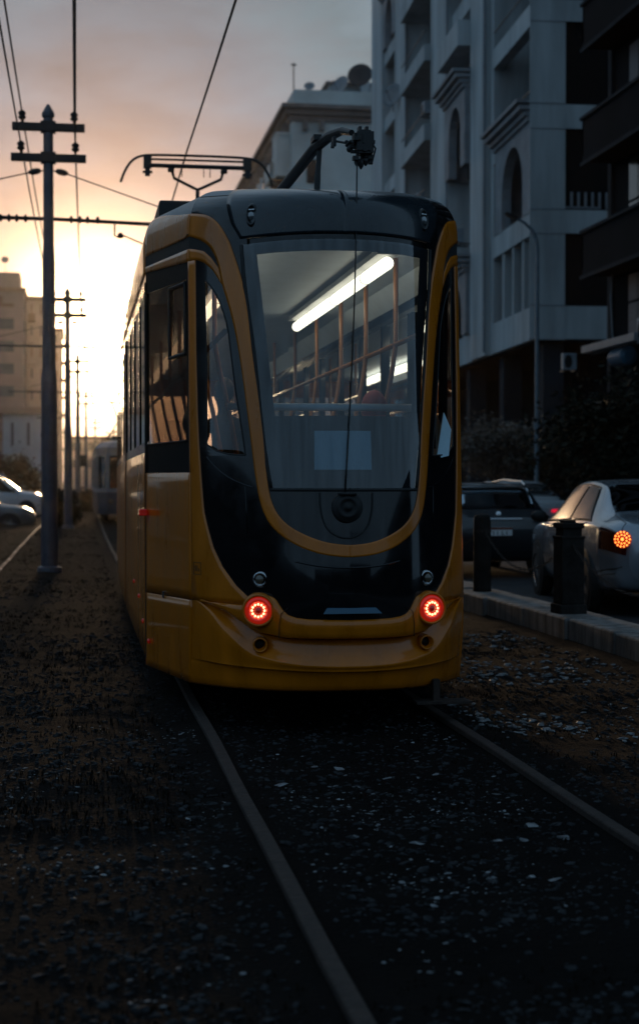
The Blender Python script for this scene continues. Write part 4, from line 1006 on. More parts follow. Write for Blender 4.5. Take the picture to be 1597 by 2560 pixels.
# local frame: x = along the street facade (away), -y = towards the block's inside -> use y negative inwards
FL = [6.2, 9.72, 13.2, 16.75, 20.3, 23.85, 27.4, 30.95, 34.5]; BH = [1.1, .78, .80, .72, .72, .72, .72, .72, .72]
LEN_B = 36.5; DEP = 16.
b = MB()
piers = [(0.0, .35), (6.2, 6.75), (6.8, 9.55), (13.95, 18.1), (24.7, 28.3), (32.7, 36.5)]
bays = [(.35, 6.2), (9.55, 13.95), (18.1, 24.7), (28.3, 32.7)]
TOP = 36.0
for x0, x1 in piers:
    pr = .25 if x1 - x0 > 1 else .06
    b.box(x0, x1, -.95 if x0 == 0 else -3.6, pr, 6.2, TOP)
for x0, x1 in ((6.75, 6.8),): b.box(x0, x1, -3.6, .02, 6.2, TOP)
build_each(b, 'pier', M_FAC, big)
b = MB()
for z, h in zip(FL, BH):
    for k, (x0, x1) in enumerate(bays):
        if k == 1 and z in (13.2, 16.75): continue
        b.box(x0, x1, -.30, .10 if k != 2 else .55, z, z + h)
        if k in (1, 2): b.box(x0 + .0, x1 - .0, -3.6, -.30, z, z + .25)
build_each(b, 'spandrel', M_FAC, big)
b = MB()     # back wall of the loggias
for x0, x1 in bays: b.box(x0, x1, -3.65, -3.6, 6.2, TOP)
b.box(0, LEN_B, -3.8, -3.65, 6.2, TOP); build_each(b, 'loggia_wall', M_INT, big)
# mullions of the lowest floor
b = MB()
for x in (1.75, 3.2, 4.7): b.box(x - .14, x + .14, -.5, .04, 7.3, 9.72)
for x in (11.7, 20.3, 22.5, 30.5): b.box(x - .14, x + .14, -.5, .04, 7.3, 9.72)
build_each(b, 'mullion', M_FAC, big)
rb = random.Random(4)
for k, (x0, x1) in enumerate(bays):
    for i, z in enumerate(FL[:8]):
        zt = FL[i + 1]; zb = z + BH[i]
        if i == 0:
            MB().box(x0 + .05, x1 - .05, -.62, -.56, zb, zt).build('window', M_DWIN, big)
        else:
            wx = x0 + .5 + rb.random() * .5; ww = min(x1 - wx - .3, 2.0)
            f = MB().box(wx - .08, wx + ww + .08, -3.6, -3.54, zb - .3, zb + 2.05).build('window_frame', M_SHUT, big)
            MB().box(wx, wx + ww / 2 - .03, -3.535, -3.52, zb - .25, zb + 1.97).box(wx + ww / 2 + .03, wx + ww, -3.535, -3.52, zb - .25, zb + 1.97).build('window_pane', M_DWIN, f)
# arched bay windows with cornices (the two nearest bays, and smaller ones further back)
def arch_bay(x0, x1, z0, z1, out, cornice):
    """projecting bay with an arched opening and a stepped hood"""
    w0 = x1 - x0; c = (x0 + x1) / 2; hw = w0 * .30; n = 12
    zc_ = z1 - hw - .35
    ring = [(c - hw, z0)] + [(c - hw * math.cos(math.pi * i / n), zc_ + hw * math.sin(math.pi * i / n)) for i in range(n + 1)] + [(c + hw, z0)]
    b = MB(); vs = []; fs = []
    outer = [(x0, z0)] + [(x0, zc_)] + [(x0 + w0 * i / (n - 1), z1) for i in range(n)][:n - 1] + [(x1, zc_)] + [(x1, z0)]
    outer = [(x0, z0), (x0, zc_)] + [(x0 + w0 * i / (n - 2), z1) for i in range(n - 1)] + [(x1, zc_), (x1, z0)]
    m = len(ring)
    for yy in (out, out - .35):
        vs += [(x, yy, z) for x, z in outer] + [(x, yy, z) for x, z in ring]
    k = len(outer)
    for i in range(m - 1):
        fs += [(i, i + 1, k + i + 1, k + i), (k + i, k + i + 1, 2 * k + m - k + k + i + 1 - 0, 2 * k + m + i - 0)] if False else [(i, i + 1, k + i + 1, k + i), (k + i, k + i + 1, (k + m) + k + i + 1, (k + m) + k + i)]
    b.add(vs, fs)
    b.box(x0, x0 + .02, -3.6, out - .002, z0, z1).box(x1 - .02, x1, -3.6, out - .002, z0, z1)
    o = b.build('arched_bay', M_FAC2, big, fix=True)
    b = MB()
    for j, (dz, e) in enumerate(((0, .10), (.16, .22), (.34, .40), (.55, .52))):
        b.box(x0 - e * .5, x1 + e * .5, -.3, out + e, z1 + dz, z1 + dz + (.15 if j < 3 else .12))
    b.build('hood_cornice', M_FAC2, o)
    MB().box(c - hw - .1, c + hw + .1, out - .9, out - .85, z0, z1 - .2).build('window', M_DWIN, o)
arch_bay(.5, 5.7, 10.5, 13.55, .12, True)
arch_bay(9.7, 13.8, 14.0, 17.0, .45, True)
arch_bay(9.7, 13.8, 7.3, 9.75, .40, True)
arch_bay(28.5, 32.5, 24.6, 27.2, .25, True)
# stepped balcony in the second bay
b = MB()
for z in (18.6, 22.4, 26.0): b.box(9.6, 13.9, -.3, .75, z, z + 1.0)
build_each(b, 'balcony', M_FAC, big)
# front face (towards the camera): corner pier, bands, openings shaded by a painted dark sheet. local x < 0 is towards the camera
b = MB()
b.box(-.06, 0, -.95, .25, 6.2, TOP)
for x, z, h in [(-.06, z, h) for z, h in zip(FL, BH)]: b.box(-.035, 0, -DEP, -.95, z, z + h)
b.build('front_wall', M_FAC, big)
b = MB()
for z, h in zip(FL, BH):
    b.box(-.075, -.06, -.96, .26, z - .035, z + .0); b.box(-.075, -.06, -.96, .26, z + h, z + h + .035)
build_each(b, 'string_course', M_FAC2, big)
b = MB().box(.10, .2, -DEP, -.95, 6.2, TOP); b.build('front_shade_sheet', mat('painted_opening_shade', (.008, .009, .010), .8, spec=.1), big)  # near-black sheet; the shade of deep openings is put into its colour
b = MB().box(-.02, .02, -3.2, -2.9, 10.55, 11.1).box(-.02, .02, -2.1, -.96, 10.55, 10.62)
for k in range(8): b.box(-.02, .02, -2.9 + k * .24, -2.82 + k * .24, 10.55, 11.1)
b.build('railing', M_FAC2, big)
b = MB().box(-.02, .04, -2.6, -1.0, 13.25, 14.0); b.build('loggia_parapet', M_INT, big)
# ground floor arcade, dark
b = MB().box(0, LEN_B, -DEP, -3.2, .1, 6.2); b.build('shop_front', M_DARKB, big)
b = MB()
for x in (.6, 6.4, 12.5, 18.6, 24.7, 30.8, 36): b.box(x - .35, x + .35, -1.0, -.3, .1, 6.2)
build_each(b, 'column', M_INT, big)
b = MB()
for x0, z0, w0, h0 in ((3.0, 2.4, 1.6, 1.9), (9.0, .5, 2.4, 2.5), (15, .5, 2.2, 2.4), (21, .6, 2.5, 2.2)): b.box(x0, x0 + w0, -3.2, -3.12, z0, z0 + h0)
build_each(b, 'shutter', M_SHUT, big)
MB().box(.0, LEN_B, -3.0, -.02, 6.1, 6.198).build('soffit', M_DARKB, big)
# --- dark block at the right edge with balconies
dk = thing('apartment_block', 'nearly black apartment block with balconies filling the right picture edge', 'building', (13.25, 38, 0), 0)
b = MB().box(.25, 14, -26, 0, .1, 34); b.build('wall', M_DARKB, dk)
rb = random.Random(9)
for fz in range(0, 8):
    z = 4.62 if fz == 0 else 6.62 + (fz - 1) * 2.85
    if fz == 0: yb0, yb1, pj = -25, -.2, -.35
    else: yb0, yb1, pj = -25, -.3, -.62
    b = MB().box(pj, .25, yb0, yb1, z, z + .16)
    if fz > 0: b.box(pj, pj + .10, yb0, yb1, z + .16, z + 1.05).box(pj, .25, yb1 - .1, yb1, z + .16, z + 1.05)
    bal = b.build('balcony', M_DARKB, dk)
    MB().box(pj - .06, pj + .16, yb0, yb1 + .04, z + (1.05 if fz else .16), z + (1.13 if fz else .23)).build('coping', M_DARKT, bal)
    if fz > 0: MB().box(pj - .05, pj + .0, yb0, yb1 + .03, z - .10, z + .0).build('edge_moulding', M_DARKT, bal)
    for y0 in (-1.5, -3.4, -5.6, -8.2, -11, -14, -17, -20, -23):
        f = MB().box(.18, .25, y0 - 1.35, y0, z + .3, z + (2.7 if fz else 1.95)).build('window_frame', M_DARKT, dk)
        b = MB()
        for a, c in ((y0 - 1.30, y0 - .70), (y0 - .64, y0 - .05)):
            h_ = 2.62 if fz else 1.88; b.box(.155, .175, a, c, z + .36, z + h_ * .62); b.box(.155, .175, a, c, z + h_ * .62 + .07, z + h_)
        b.build('window_pane', M_SHUT if rb.random() < .55 else M_DWIN, f)
b = MB()
for y0 in (-.02, -6.9, -13.5): b.box(.15, .25, y0 - .25, y0, .1, 34)
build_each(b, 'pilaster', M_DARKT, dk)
b = MB().tube([(.1, -.6, 4.9), (.05, -.58, 6.0), (.1, -.62, 7.6)], .025, 6).tube([(-.05, -7, 4.6), (-.2, -6.0, 5.0), (-.15, -5.2, 5.6)], .03, 6); build_each(b, 'downpipe', M_FAC2, dk)
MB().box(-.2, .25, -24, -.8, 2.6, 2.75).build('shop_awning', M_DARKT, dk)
ac('pale air conditioner hanging lowest, at the corner of the dark block', (13.05, 40, 4.42), R(0)).scale = (.45, .6, .76)
ac('air conditioner on the ledge of the dark block, beside the blue tank', (12.72, 33.2, 4.55), R(-90))
ac('air conditioner at the right picture edge on the ledge of the dark block', (12.70, 31.6, 4.55), R(-90))
t = MB().lathe((12.75, 34.6, 4.38), (0, 1, 0), [(0, .12), (.05, .22), (.9, .22), (.95, .12)], 18).build('water_tank', mat('tank_blue', (.03, .09, .14), .5, var=.2), smooth=False); tag(t, 'small blue tank lying on the ledge of the dark block', 'tank')
t = MB().box(12.45, 12.65, 33.5, 37.2, 4.62, 4.80).build('cable_tray', M_DISH, bevel=.01); tag(t, 'pale cable tray fixed along the ledge of the dark block', 'cable tray')
dish('satellite_dish', 'grey satellite dish on a loggia of the blue grey block', (15.9, 77.0, 20.1), .62, (-.75, -.6, .25), M_DISH)
# --- old classical building seen over the tram roof
M_CLS = mat('old_plaster', (.55, .56, .53), .9, var=.2, vscale=.25, bump=.1); M_CLT = mat('old_plaster_brown', (.19, .155, .14), .9, var=.3, vscale=.6)
cls = thing('old_building', 'pale old building with heavy brown cornice and brackets, seen above the tram roof', 'building', (15.3, 110, 0), 0)
b = MB().box(0, 12, 0, 52, 0, 27.2); b.build('wall', M_CLS, cls)
b = MB().box(-.75, 12.5, -.75, 53, 28.0, 28.3).box(-.45, 12.3, -.45, 52.6, 27.6, 28.0).box(-.2, 12.2, -.2, 52.3, 27.2, 27.6); b.build('cornice', M_CLT, cls)
b = MB().box(.2, 12, .2, 51, 28.3, 29.5); b.build('parapet', M_CLS, cls)
b = MB().box(3.4, 12, 4, 20, 29.5, 30.9); ph = b.build('rooftop_room', M_FAC, cls); MB().box(3.1, 12.3, 3.7, 20.3, 30.9, 31.1).build('roof_slab', M_CLT, ph)
b = MB()
for y in np.arange(1.0, 51, 2.6): b.box(-.55, 0, y, y + .35, 26.4, 27.2)
for x in np.arange(.8, 3, 1.2): b.box(x, x + .3, -.5, 0, 26.5, 27.2)
build_each(b, 'bracket', M_CLT, cls)
for i, y in enumerate((2.5, 9, 15.5, 22, 28.5, 35, 41.5)):
    for fz in range(7):
        z = 3.2 + fz * 3.45
        w_ = MB().box(-.08, .02, y, y + 1.4, z, z + 2.2).build('window', M_CLT, cls)
        MB().box(-.10, -.082, y + .15, y + 1.25, z + .12, z + 2.05).build('window_pane', M_DWIN, w_)
        if fz in (2, 4, 6) and i % 2 == 0:
            bb = MB().box(-1.3, 0, y - .8, y + 2.4, z - .5, z - .25).box(-1.3, -1.18, y - .8, y + 2.4, z - .25, z + .65).box(-1.3, 0, y - .8, y - .7, z - .25, z + .65)
            bb.build('balcony', M_CLS, cls)
            bk = MB()
            for q in (-.5, 1.8): bk.prism([(-1.1, z - .5), (0, z - .5), (0, z - 1.5), (-.35, z - 1.1)], y + q, y + q + .3, 'y')
            build_each(bk, 'console', M_CLT, cls)
b = MB().box(-1.0, .0, .6, 3.0, 23.4, 26.3).box(-1.05, 0.05, .5, 3.1, 26.3, 26.5); b.build('oriel', M_CLS, cls)
for x in (2.2,):
    for fz in range(6):
        z = 4 + fz * 3.5
        if fz in (4, 5): MB().box(x - 1.1, x - .2, -.06, .02, z + 1.3, z + 3.0).build('window', M_DWIN, cls)
dish('satellite_dish', 'big black satellite dish on the roof of the pale old building', (20.65, 112, 29.6), .92, (-.35, -.9, .3), M_DISHD, h=1.5)
dish('satellite_dish', 'grey satellite dish left of the black dish on the old building roof', (19.35, 113, 29.5), .85, (-.7, -.5, .35), M_DISH, h=1.0)
dish('satellite_dish', 'bluish satellite dish below and right of the black dish', (21.4, 113.5, 29.5), .75, (.3, -.9, .35), M_FAC, h=.95)
dish('satellite_dish', 'small dish alone at the middle of the old building roof', (17.2, 114, 30.2), .4, (-.2, -.8, .5), M_DISH, h=.5)
b = MB().tube([(15.6, 111, 29.5), (15.6, 111, 31.6)], .05, 6).box(15.4, 15.8, 110.95, 111.05, 31.4, 31.5); tag(b.build('roof_aerial', M_IRON), 'thin aerial standing on the front left corner of the old building roof', 'aerial')
# --- left apartment blocks in the haze
M_LB = mat('left_plaster', (.40, .26, .20), .9, var=.25, vscale=.12); M_LB2 = mat('left_plaster_pale', (.56, .39, .30), .9, var=.25, vscale=.15); M_LBR = mat('left_brown_trim', (.36, .20, .12), .9, var=.3, vscale=.3)
def slab_block(name, label, x0, x1, y, dep, h, nf, wallm, trim, seed, balc=True):
    t = thing(name, label, 'building', ((x0 + x1) / 2, y, 0), 0); hw = (x1 - x0) / 2; r = random.Random(seed)
    MB().box(-hw, hw, 0, dep, 0, h).build('wall', wallm, t)
    MB().box(-hw - .3, hw + .3, -.3, dep, h, h + .5).build('parapet', trim, t)
    fh = h / nf; cols = max(2, int(round(2 * hw / 3.4)))
    for f in range(1, nf):
        z = f * fh
        b = MB()
        for c in range(cols):
            xa = -hw + .4 + c * (2 * hw - .8) / cols; xb = xa + (2 * hw - .8) / cols - .7
            wf = MB().box(xa + .2, xb - .1, -.06, .02, z + .9, z + fh * .80).build('window', M_LBR if r.random() < .35 else M_CLT, t)
            if balc and (c % 2 == 0): b.box(xa - .1, xb + .3, -1.2, 0, z - .1, z + .08).box(xa - .1, xb + .3, -1.2, -1.1, z + .08, z + .95)
        if b.v: build_each(b, 'balcony', trim if r.random() < .45 else wallm, t)
        s = MB()
        for c in range(2): s.box(hw - .02, hw + .05, 1.5 + c * 3, 2.7 + c * 3, z + .9, z + fh * .8)
        build_each(s, 'side_window', M_CLT, t)
    return t
lb = slab_block('apartment_block', 'tall hazy brown apartment block with corner tower at the left picture edge', -20.5, -6.4, 200, 22, 25.5, 9, M_LB, M_LBR, 31)
MB().box(3.4, 6.6, .5, 8, 25.5, 28.0).box(4.5, 7.1, -.1, 8, 24.0, 25.4).build('roof_tower', M_LB, lb)
lc = slab_block('apartment_block', 'hazy cream apartment block with balconies, directly left of the nearest pole', -6.3, -3.1, 208, 20, 25.4, 9, M_LB2, M_LBR, 32)
ld = slab_block('apartment_block', 'narrow hazy block between the nearest and second poles, low sun behind it', -3.6, -1.9, 236, 14, 24.0, 9, M_LB2, M_LBR, 33)
b = MB()
for f in range(9): b.box(.85, 1.75, -.2, 6, 1.0 + f * 2.62, 1.22 + f * 2.62)
for y in (0, 3, 6): b.box(1.70, 1.78, y - .1, y + .1, 1.0, 24)
b.build('open_gallery', M_LBR, ld)
le = slab_block('low_building', 'low pale building behind the far poles, under the sun', -1.4, 5.2, 262, 16, 8.6, 3, M_LB2, M_LBR, 34, False)
dish('roof_aerial', 'mast on the roof of the brown block at the left picture edge', (-8.7, 201, 28.0), .5, (0, -.8, .4), M_DISH, 'aerials on the left', h=1.6)
lf = slab_block('low_building', 'white two storey house low behind the nearest pole', -5.4, -2.2, 120, 10, 6.6, 2, mat('white_plaster', (.6, .62, .62), .9, var=.15, vscale=.4), M_LB, 35, False)

# --- the rest of the street: left hand row, seen only in reflections; blocks around the camera are added to shape them
M_STR = mat('unseen_block', (.10, .085, .075), .9, var=.35, vscale=.2)
for i, (y0, y1, h, lab) in enumerate(((-60, 21.8, 2.4, 'added unseen low wall left of the camera, shaping the reflections'), (22, 46, 13, 'brown apartment block on the left road opposite the dark block'), (90, 118, 15, 'brown apartment block on the left road past the cross road'), (122, 170, 14, 'long brown apartment block far along the left road'))):  # the low wall is added, its height shaped for the reflections
    t = thing('unseen_block', lab, 'building', (-13.5, y0, 0)); MB().box(-12, 0, 0, y1 - y0, -.1, h).build('wall', M_STR, t); MB().box(-12.2, .3, -.1, y1 - y0 + .1, h, h + (.6 if h > 8 else .2)).build('cornice', M_CLT, t)
    for fz in range(1, 4 if h > 8 else 1):
        for k in range(int((y1 - y0) / 4)): MB().box(-.02, .04, k * 4 + 1, k * 4 + 2.6, fz * 3.4, fz * 3.4 + 2).build('window', M_DWIN, t)
for i, (x0, x1, h, lab) in enumerate(((-34, -9, 8.0, 'added unseen dark house behind the camera for reflections, left'), (-8, 12, 8.0, 'added unseen dark house behind the camera for reflections, middle'), (12, 40, 9.0, 'added unseen dark house behind the camera for reflections, right'))):
    t = thing('unseen_block', lab, 'building', (x0, -52, 0)); MB().box(0, x1 - x0, -10, 0, -.1, h).build('wall', M_DARKB, t); MB().box(-.2, x1 - x0 + .2, -10, .2, h, h + .5).build('cornice', M_DARKT, t)  # added unseen houses that darken the reflections in the tram front

t = thing('unseen_block', 'added unseen low dark block right of the camera, shaping the reflections', 'building', (14.2, -46, 0)); MB().box(0, 12, 0, 54, -.1, 2.4).build('wall', M_DARKB, t); MB().box(-.3, 12, -.1, 54.2, 2.4, 2.6).build('cornice', M_DARKT, t)  # added unseen block, kept low so only the lower tram front reflects it

ra = random.Random(12)
for (lx, lz, lab) in ((12.2, 11.2, 'air conditioner under the nearer arched hood of the blue grey block'), (21.0, 10.9, 'air conditioner on the third bay of the blue grey block, just above the tram corner'), (22.5, 14.6, 'air conditioner in the middle loggia of the blue grey block, second floor'), (19.6, 18.2, 'air conditioner high in the middle loggia of the blue grey block')):
    p = Matrix.Rotation(BA, 3, 'Z') @ Vector((lx, -.05 if lz < 11 or lx > 20 else .2, 0)); ac(lab, (15.19 + p.x, 50 + p.y, lz), BA + math.pi)
b = MB()
for x in (6.79, 14.1, 24.6): b.tube([(x, .30, 6.3), (x, .30, 35)], .06, 6)
build_each(b, 'downpipe', M_FAC2, big)
b = MB()
for z in (14.0, 17.5, 21.1, 24.6):
    for x0, x1, yy in ((.4, 6.1, .08), (18.2, 24.6, .5)):
        zz = z + (0 if z > 14 else 0)
        b.box(x0, x1, yy - .02, yy + .02, zz + .55, zz + .60)
build_each(b, 'handrail', M_IRON, big)
# ---------------------------------------------------------------- street lamp, bollards, trees, people
lamp = thing('street_lamp', 'slim street lamp with curved arm in front of the blue grey block', 'street lamp', (10.95, 36, .13))
b = MB(); P = [(0, 0, 0), (0, 0, 2.6), (0, 0, 6.9), (-.03, -.0, 7.12), (-.12, 0, 7.32), (-.32, 0, 7.50), (-.52, 0, 7.60)]
b.tube(P, [.060, .055, .045, .042, .038, .034, .03], 10); b.lathe((0, 0, 0), (0, 0, 1), [(0, .11), (.3, .10), (.34, .06)], 12); b.lathe((0, 0, 2.55), (0, 0, 1), [(0, .075), (.25, .075)], 10)
b.build('post', mat('lamp_post_paint', (.13, .17, .20), .45, var=.2), lamp, smooth=False)
b = MB(); b.prism([(-.50, 7.57), (-.50, 7.64), (-.62, 7.69), (-.78, 7.735), (-.80, 7.72), (-.70, 7.63)], -.09, .09, 'y'); lh = b.build('lamp_head', M_IRON, lamp, bevel=.01)
M_BOL = mat('bollard_concrete', (.026, .023, .021), .9, spec=.12, var=.45, vscale=5, bump=.6, bscale=18)
bo = thing('bollard', 'square dark bollard with capped head, in front of the silver saloon', 'bollard', (4.66, 14.27, .155), R(4))
b = MB(); q = .115
b.box(-q * 1.18, q * 1.18, -q * 1.18, q * 1.18, 0, .10).box(-q, q, -q, q, .10, .74); b.build('shaft', M_BOL, bo, bevel=.012)
b = MB(); b.box(-q * .84, q * .84, -q * .84, q * .84, .74, .83).box(-q * 1.06, q * 1.06, -q * 1.06, q * 1.06, .725, .752).box(-q * 1.0, q * 1.0, -q * 1.0, q * 1.0, .825, .875)
b.box(-q * .6, q * .45, -q * .5, q * .5, .875, .90)
b.build('cap', M_BOL, bo, bevel=.008)
b2 = thing('bollard', 'plain round dark bollard in front of the black hatchback', 'bollard', (4.66, 17.46, .155), 0)
MB().lathe((0, 0, 0), (0, 0, 1), [(0, .108), (.03, .104), (.80, .098), (.86, .092), (.885, .07), (.89, 0)], 24).build('shaft', M_BOL, b2, smooth=True)
MB().lathe((0, 0, .68), (0, 0, 1), [(0, .102), (.035, .102)], 20).build('collar', M_RUST, b2)
def chain(label, a, c, sag):
    a, c = Vector(a), Vector(c); b = MB(); n = 34; last = None
    for k in range(n):
        q = (k + .5) / n; q2 = (k + 1.05) / n; q1 = (k - .05) / n
        f = lambda t: a.lerp(c, t) - Vector((0, 0, 4 * t * (1 - t) * sag))
        p1, p2 = f(q1), f(q2); d = (p2 - p1).normalized(); s = d.cross(Vector((0, 0, 1))).normalized(); u = s.cross(d); e = s if k % 2 else u
        b.tube([p1 + e * .010, p2 + e * .010], .0045, 5); b.tube([p1 - e * .010, p2 - e * .010], .0045, 5)
    return tag(b.build('chain', M_RUST), label, 'chain', 'chains between the bollards')
chain('thin sagging chain between the two dark bollards', (4.66, 17.36, .86), (4.66, 14.38, .82), .34)
chain('thin sagging chain running from the square bollard out of the right picture edge', (4.66, 14.15, .82), (4.70, 11.0, .82), .36)
chain('thin chain leading from the round bollard behind the yellow tram', (4.66, 17.56, .86), (4.60, 21.0, .86), .3)
# trees: tapered trunk, limbs and a crown of small leaf faces in clumps
def tree(name, label, cat, loc, trunk_h, cr, n, leafm, barkm, seed, ls=.07, blobs=None):
    t = thing(name, label, cat, loc); r = random.Random(seed); b = MB()
    b.tube([(0, 0, 0), (.03, .02, trunk_h * .5), (.0, .05, trunk_h)], [.13 * cr[0] / 1.5, .10 * cr[0] / 1.5, .08 * cr[0] / 1.5], 8); tips = []
    for k in range(9):
        a = 6.283 * k / 9 + r.uniform(-.3, .3); e = r.uniform(.45, .8)
        p = Vector((math.cos(a) * cr[0] * e, math.sin(a) * cr[1] * e, trunk_h + cr[2] * r.uniform(.1, 1.1)))
        b.tube([(0, .05, trunk_h * .9), (p.x * .45, p.y * .45, trunk_h + (p.z - trunk_h) * .6), p], [.06, .035, .012], 6); tips.append(p)
    b.build('trunk', barkm, t)
    b = MB(); cl = blobs or []
    cz = trunk_h + cr[2] * .45
    while len(cl) < 46:
        v = Vector((r.gauss(0, 1), r.gauss(0, 1), r.gauss(0, 1))).normalized() * (r.random() ** .4)
        cl.append((Vector((v.x * cr[0], v.y * cr[1], cz + v.z * cr[2] * .62)), r.uniform(.22, .46) * min(cr)))
    for _ in range(n):
        c, s = r.choice(cl); v = Vector((r.gauss(0, .55), r.gauss(0, .55), r.gauss(0, .5)))
        p = Vector(c) + v * s; a = Vector((r.gauss(0, 1), r.gauss(0, 1), r.gauss(0, .6))).normalized(); q = a.cross(Vector((r.gauss(0, 1), r.gauss(0, 1), 1))).normalized(); L = ls * r.uniform(.6, 1.4)
        b.add([p - a * L, p + q * L * .45, p + a * L, p - q * L * .45], [(0, 1, 2, 3)])
    b.build('crown', leafm, t)
    return t
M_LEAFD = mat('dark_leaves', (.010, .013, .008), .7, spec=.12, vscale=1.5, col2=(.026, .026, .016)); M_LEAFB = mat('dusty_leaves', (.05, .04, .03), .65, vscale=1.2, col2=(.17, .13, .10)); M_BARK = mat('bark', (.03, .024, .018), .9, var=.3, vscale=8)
M_HEDGE = mat('rusty_leaves', (.06, .035, .015), .7, vscale=.6, col2=(.12, .065, .03))
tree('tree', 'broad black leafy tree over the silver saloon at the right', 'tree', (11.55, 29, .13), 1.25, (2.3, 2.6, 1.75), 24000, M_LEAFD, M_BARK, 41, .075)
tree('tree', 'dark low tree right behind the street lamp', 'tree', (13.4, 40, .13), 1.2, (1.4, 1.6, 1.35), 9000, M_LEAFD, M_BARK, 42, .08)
tree('tree', 'small dusty brown tree left of the street lamp, above the black hatchback', 'tree', (12.75, 46, .13), 1.75, (1.25, 1.3, 1.15), 9000, M_LEAFB, M_BARK, 43, .07)
tree('bush', 'rust coloured bush behind the cars at the left picture edge', 'bush', (-5.2, 98, -.05), .4, (3.6, 1.8, 2.3), 9000, M_HEDGE, M_BARK, 44, .16)
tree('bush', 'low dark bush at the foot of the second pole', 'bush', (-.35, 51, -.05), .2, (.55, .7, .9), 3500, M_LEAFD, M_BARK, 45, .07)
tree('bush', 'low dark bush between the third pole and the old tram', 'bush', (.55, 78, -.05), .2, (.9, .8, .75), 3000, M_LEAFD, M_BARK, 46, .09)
tree('tree', 'leafy tree in the sun glow just above the roof of the old tram', 'tree', (3.6, 118, -.05), 2.4, (1.9, 1.9, 2.6), 6000, M_HEDGE, M_BARK, 47, .13)
# shop sign beside the tram edge
sg = thing('shop_sign', 'pale blue hanging shop board beside the right edge of the tram', 'sign', (10.9, 52, 0))
MB().box(-.35, .35, -.05, .05, 2.35, 4.3).build('board', mat('sign_board', (.16, .24, .30), .5, var=.3, vscale=3), sg, bevel=.01)
MB().box(-.30, .12, -.056, -.05, 2.95, 3.15).box(-.05, .25, -.056, -.05, 2.6, 2.72).box(-.22, .2, -.056, -.05, 3.4, 3.5).build('board_marks', M_SHUT, sg)
MB().tube([(0, 0, .13), (0, 0, 2.35)], .05, 8).build('post', M_IRON, sg)
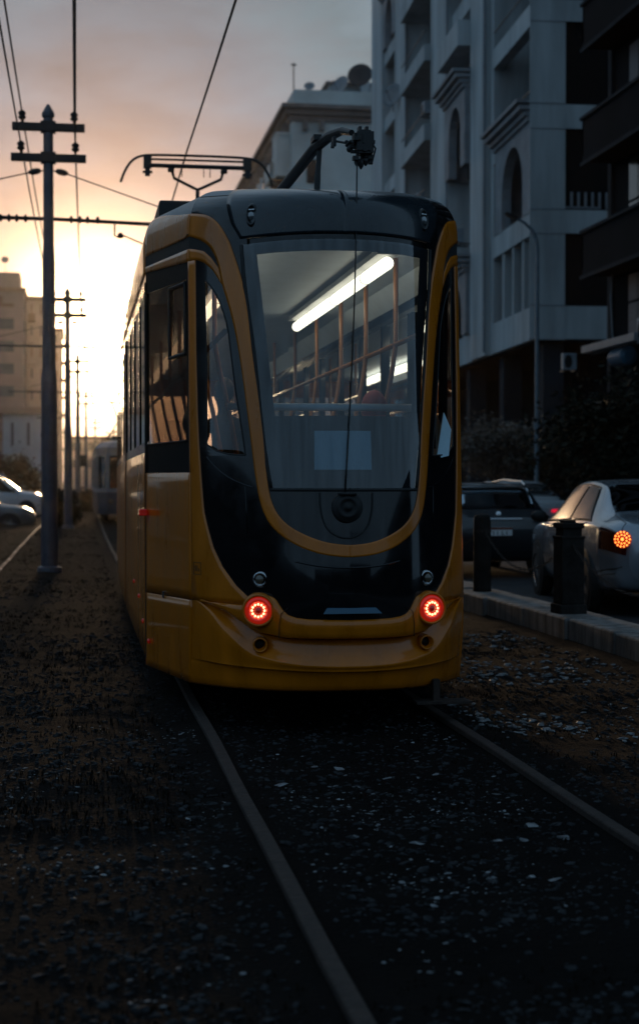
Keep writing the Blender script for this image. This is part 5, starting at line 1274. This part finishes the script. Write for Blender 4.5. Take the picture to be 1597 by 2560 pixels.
# people
def person(label, loc, rz, shirt, hair, scarf=None, seated=True, scale=1.0, holding=False):
    t = thing('person', label, 'person', loc, rz)
    J = {}; E_ = []; RD = {}
    def j(n, p, r, par=None):
        J[n] = p; RD[n] = r
        if par: E_.append((par, n))
    h = .46 if seated else .92
    j('pel', (0, 0, h), (.135, .11)); j('wa', (0, .02, h + .18), (.13, .10), 'pel'); j('ch', (0, .01, h + .38), (.155, .11), 'wa'); j('ns', (0, 0, h + .53), (.075, .07), 'ch'); j('nk', (0, -.01, h + .60), (.055, .055), 'ns'); j('hd', (0, -.03, h + .69), (.075, .088), 'nk'); j('ht', (0, -.025, h + .80), (.068, .08), 'hd')
    for s, a in ((-1, 'l'), (1, 'r')):
        j(a + 'sh', (s * .17, .01, h + .47), (.058, .055), 'ch'); j(a + 'el', (s * .23, -.06, h + .20), (.045, .045), a + 'sh'); j(a + 'wr', (s * .15, -.26, h + .12), (.030, .028), a + 'el'); j(a + 'pa', (s * .13, -.33, h + .11), (.036, .018), a + 'wr')
        for k in range(4): j(f'{a}f{k}', (s * .13 + (k - 1.5) * .018, -.40 - .008 * (k in (1, 2)), h + .10), (.009, .009), a + 'pa'); j(f'{a}g{k}', (s * .13 + (k - 1.5) * .017, -.425, h + .075), (.008, .008), f'{a}f{k}')
        j(a + 'th', (s * .13 - s * .045, -.36, h + .12), (.010, .010), a + 'pa')
        if seated:
            j(a + 'hp', (s * .09, -.03, h - .02), (.09, .085), 'pel'); j(a + 'kn', (s * .12, -.43, h + .0), (.062, .062), a + 'hp'); j(a + 'an', (s * .12, -.42, .08), (.042, .042), a + 'kn'); j(a + 'to', (s * .13, -.58, .035), (.038, .03), a + 'an')
        else:
            j(a + 'hp', (s * .09, 0, h - .06), (.085, .085), 'pel'); j(a + 'kn', (s * .10, -.01, .50), (.060, .062), a + 'hp'); j(a + 'an', (s * .10, .02, .08), (.042, .042), a + 'kn'); j(a + 'to', (s * .11, -.14, .035), (.038, .03), a + 'an')
    ks = list(J); me = bpy.data.meshes.new('body'); me.from_pydata([tuple(c * scale for c in J[k]) for k in ks], [(ks.index(a), ks.index(b)) for a, b in E_], [])
    o = bpy.data.objects.new('body', me); COL.objects.link(o); o.parent = t
    m = o.modifiers.new('skin', 'SKIN')
    for i, k in enumerate(ks):
        me.skin_vertices[0].data[i].radius = tuple(q * scale for q in RD[k]); me.skin_vertices[0].data[i].use_root = (k == 'pel')
    o.modifiers.new('sub', 'SUBSURF').levels = 1; o.modifiers['sub'].render_levels = 2
    me.materials.append(shirt)
    sc = scale; hz = (h + .74) * sc
    fm = MB().ball((0, -.035 * sc, hz), .098 * sc, 16, (.80, .94, 1.22)); fm.ball((0, -.135 * sc, hz - .012 * sc), .017 * sc, 8, (.8, 1, 1.4))
    for s in (-1, 1): fm.ball((s * .078 * sc, -.02 * sc, hz - .005 * sc), .022 * sc, 8, (.5, .8, 1.3))
    face = fm.build('head', M_SKIN, t, smooth=True)
    fe = MB()
    for s in (-1, 1): fe.ball((s * .032 * sc, -.118 * sc, hz + .015 * sc), .011 * sc, 8, (1.3, .6, .7))
    fe.ball((0, -.120 * sc, hz - .058 * sc), .018 * sc, 8, (1.3, .4, .3)); fe.build('face_features', M_RUB, face, smooth=True)
    hm = MB().ball((0, -.005 * sc, hz + .028 * sc), .106 * sc, 16, (.84, .98, 1.12))
    if scarf: hm.ball((0, .01 * sc, hz - .10 * sc), .11 * sc, 14, (1.05, .95, .9)); hm.ball((0, -.03 * sc, hz - .20 * sc), .13 * sc, 14, (1.1, .9, .5))
    hm.build('headscarf' if scarf else 'hair', scarf or hair, t, smooth=True)
    return t
M_HAIR = mat('black_hair', (.008, .006, .005), .5); M_SHD = mat('dark_shirt', (.018, .018, .022), .85, var=.2); M_SHR = mat('brown_shirt', (.06, .035, .03), .85, var=.2); M_PINK = mat('pink_scarf', (.42, .10, .11), .8, var=.2)
person('dark haired passenger in dark clothes seen through the left corner window of the yellow tram', (XT - .40, YD + 3.3, .70), R(205), M_SHD, M_HAIR, seated=False, scale=.85)
person('passenger in a pink headscarf low in the right corner of the windscreen', (XT + .44, YD + 1.55, .72), R(170), M_SHR, M_HAIR, scarf=M_PINK, seated=True, scale=.98)
person('passenger in dark shirt seated deep inside the yellow tram, on the left', (XT - .56, YD + 4.42, .70), R(180), M_SHD, M_HAIR, seated=True)
person('dark figure walking on the pavement behind the black hatchback', (11.75, 47.5, .13), R(20), M_SHD, M_HAIR, seated=False)

# ---------------------------------------------------------------- thin evening haze
hm = bpy.data.materials.new('haze'); hm.use_nodes = True; hn = hm.node_tree; hn.nodes.clear()
hv = hn.nodes.new('ShaderNodeVolumePrincipled'); hv.inputs['Color'].default_value = (.97, .88, .78, 1); hv.inputs['Density'].default_value = .00014; hv.inputs['Anisotropy'].default_value = .94
ho = hn.nodes.new('ShaderNodeOutputMaterial'); hn.links.new(hv.outputs[0], ho.inputs['Volume'])
tag(MB().box(-330, 330, -70, 905, -1.6, 48).build('haze', hm), kind='stuff')
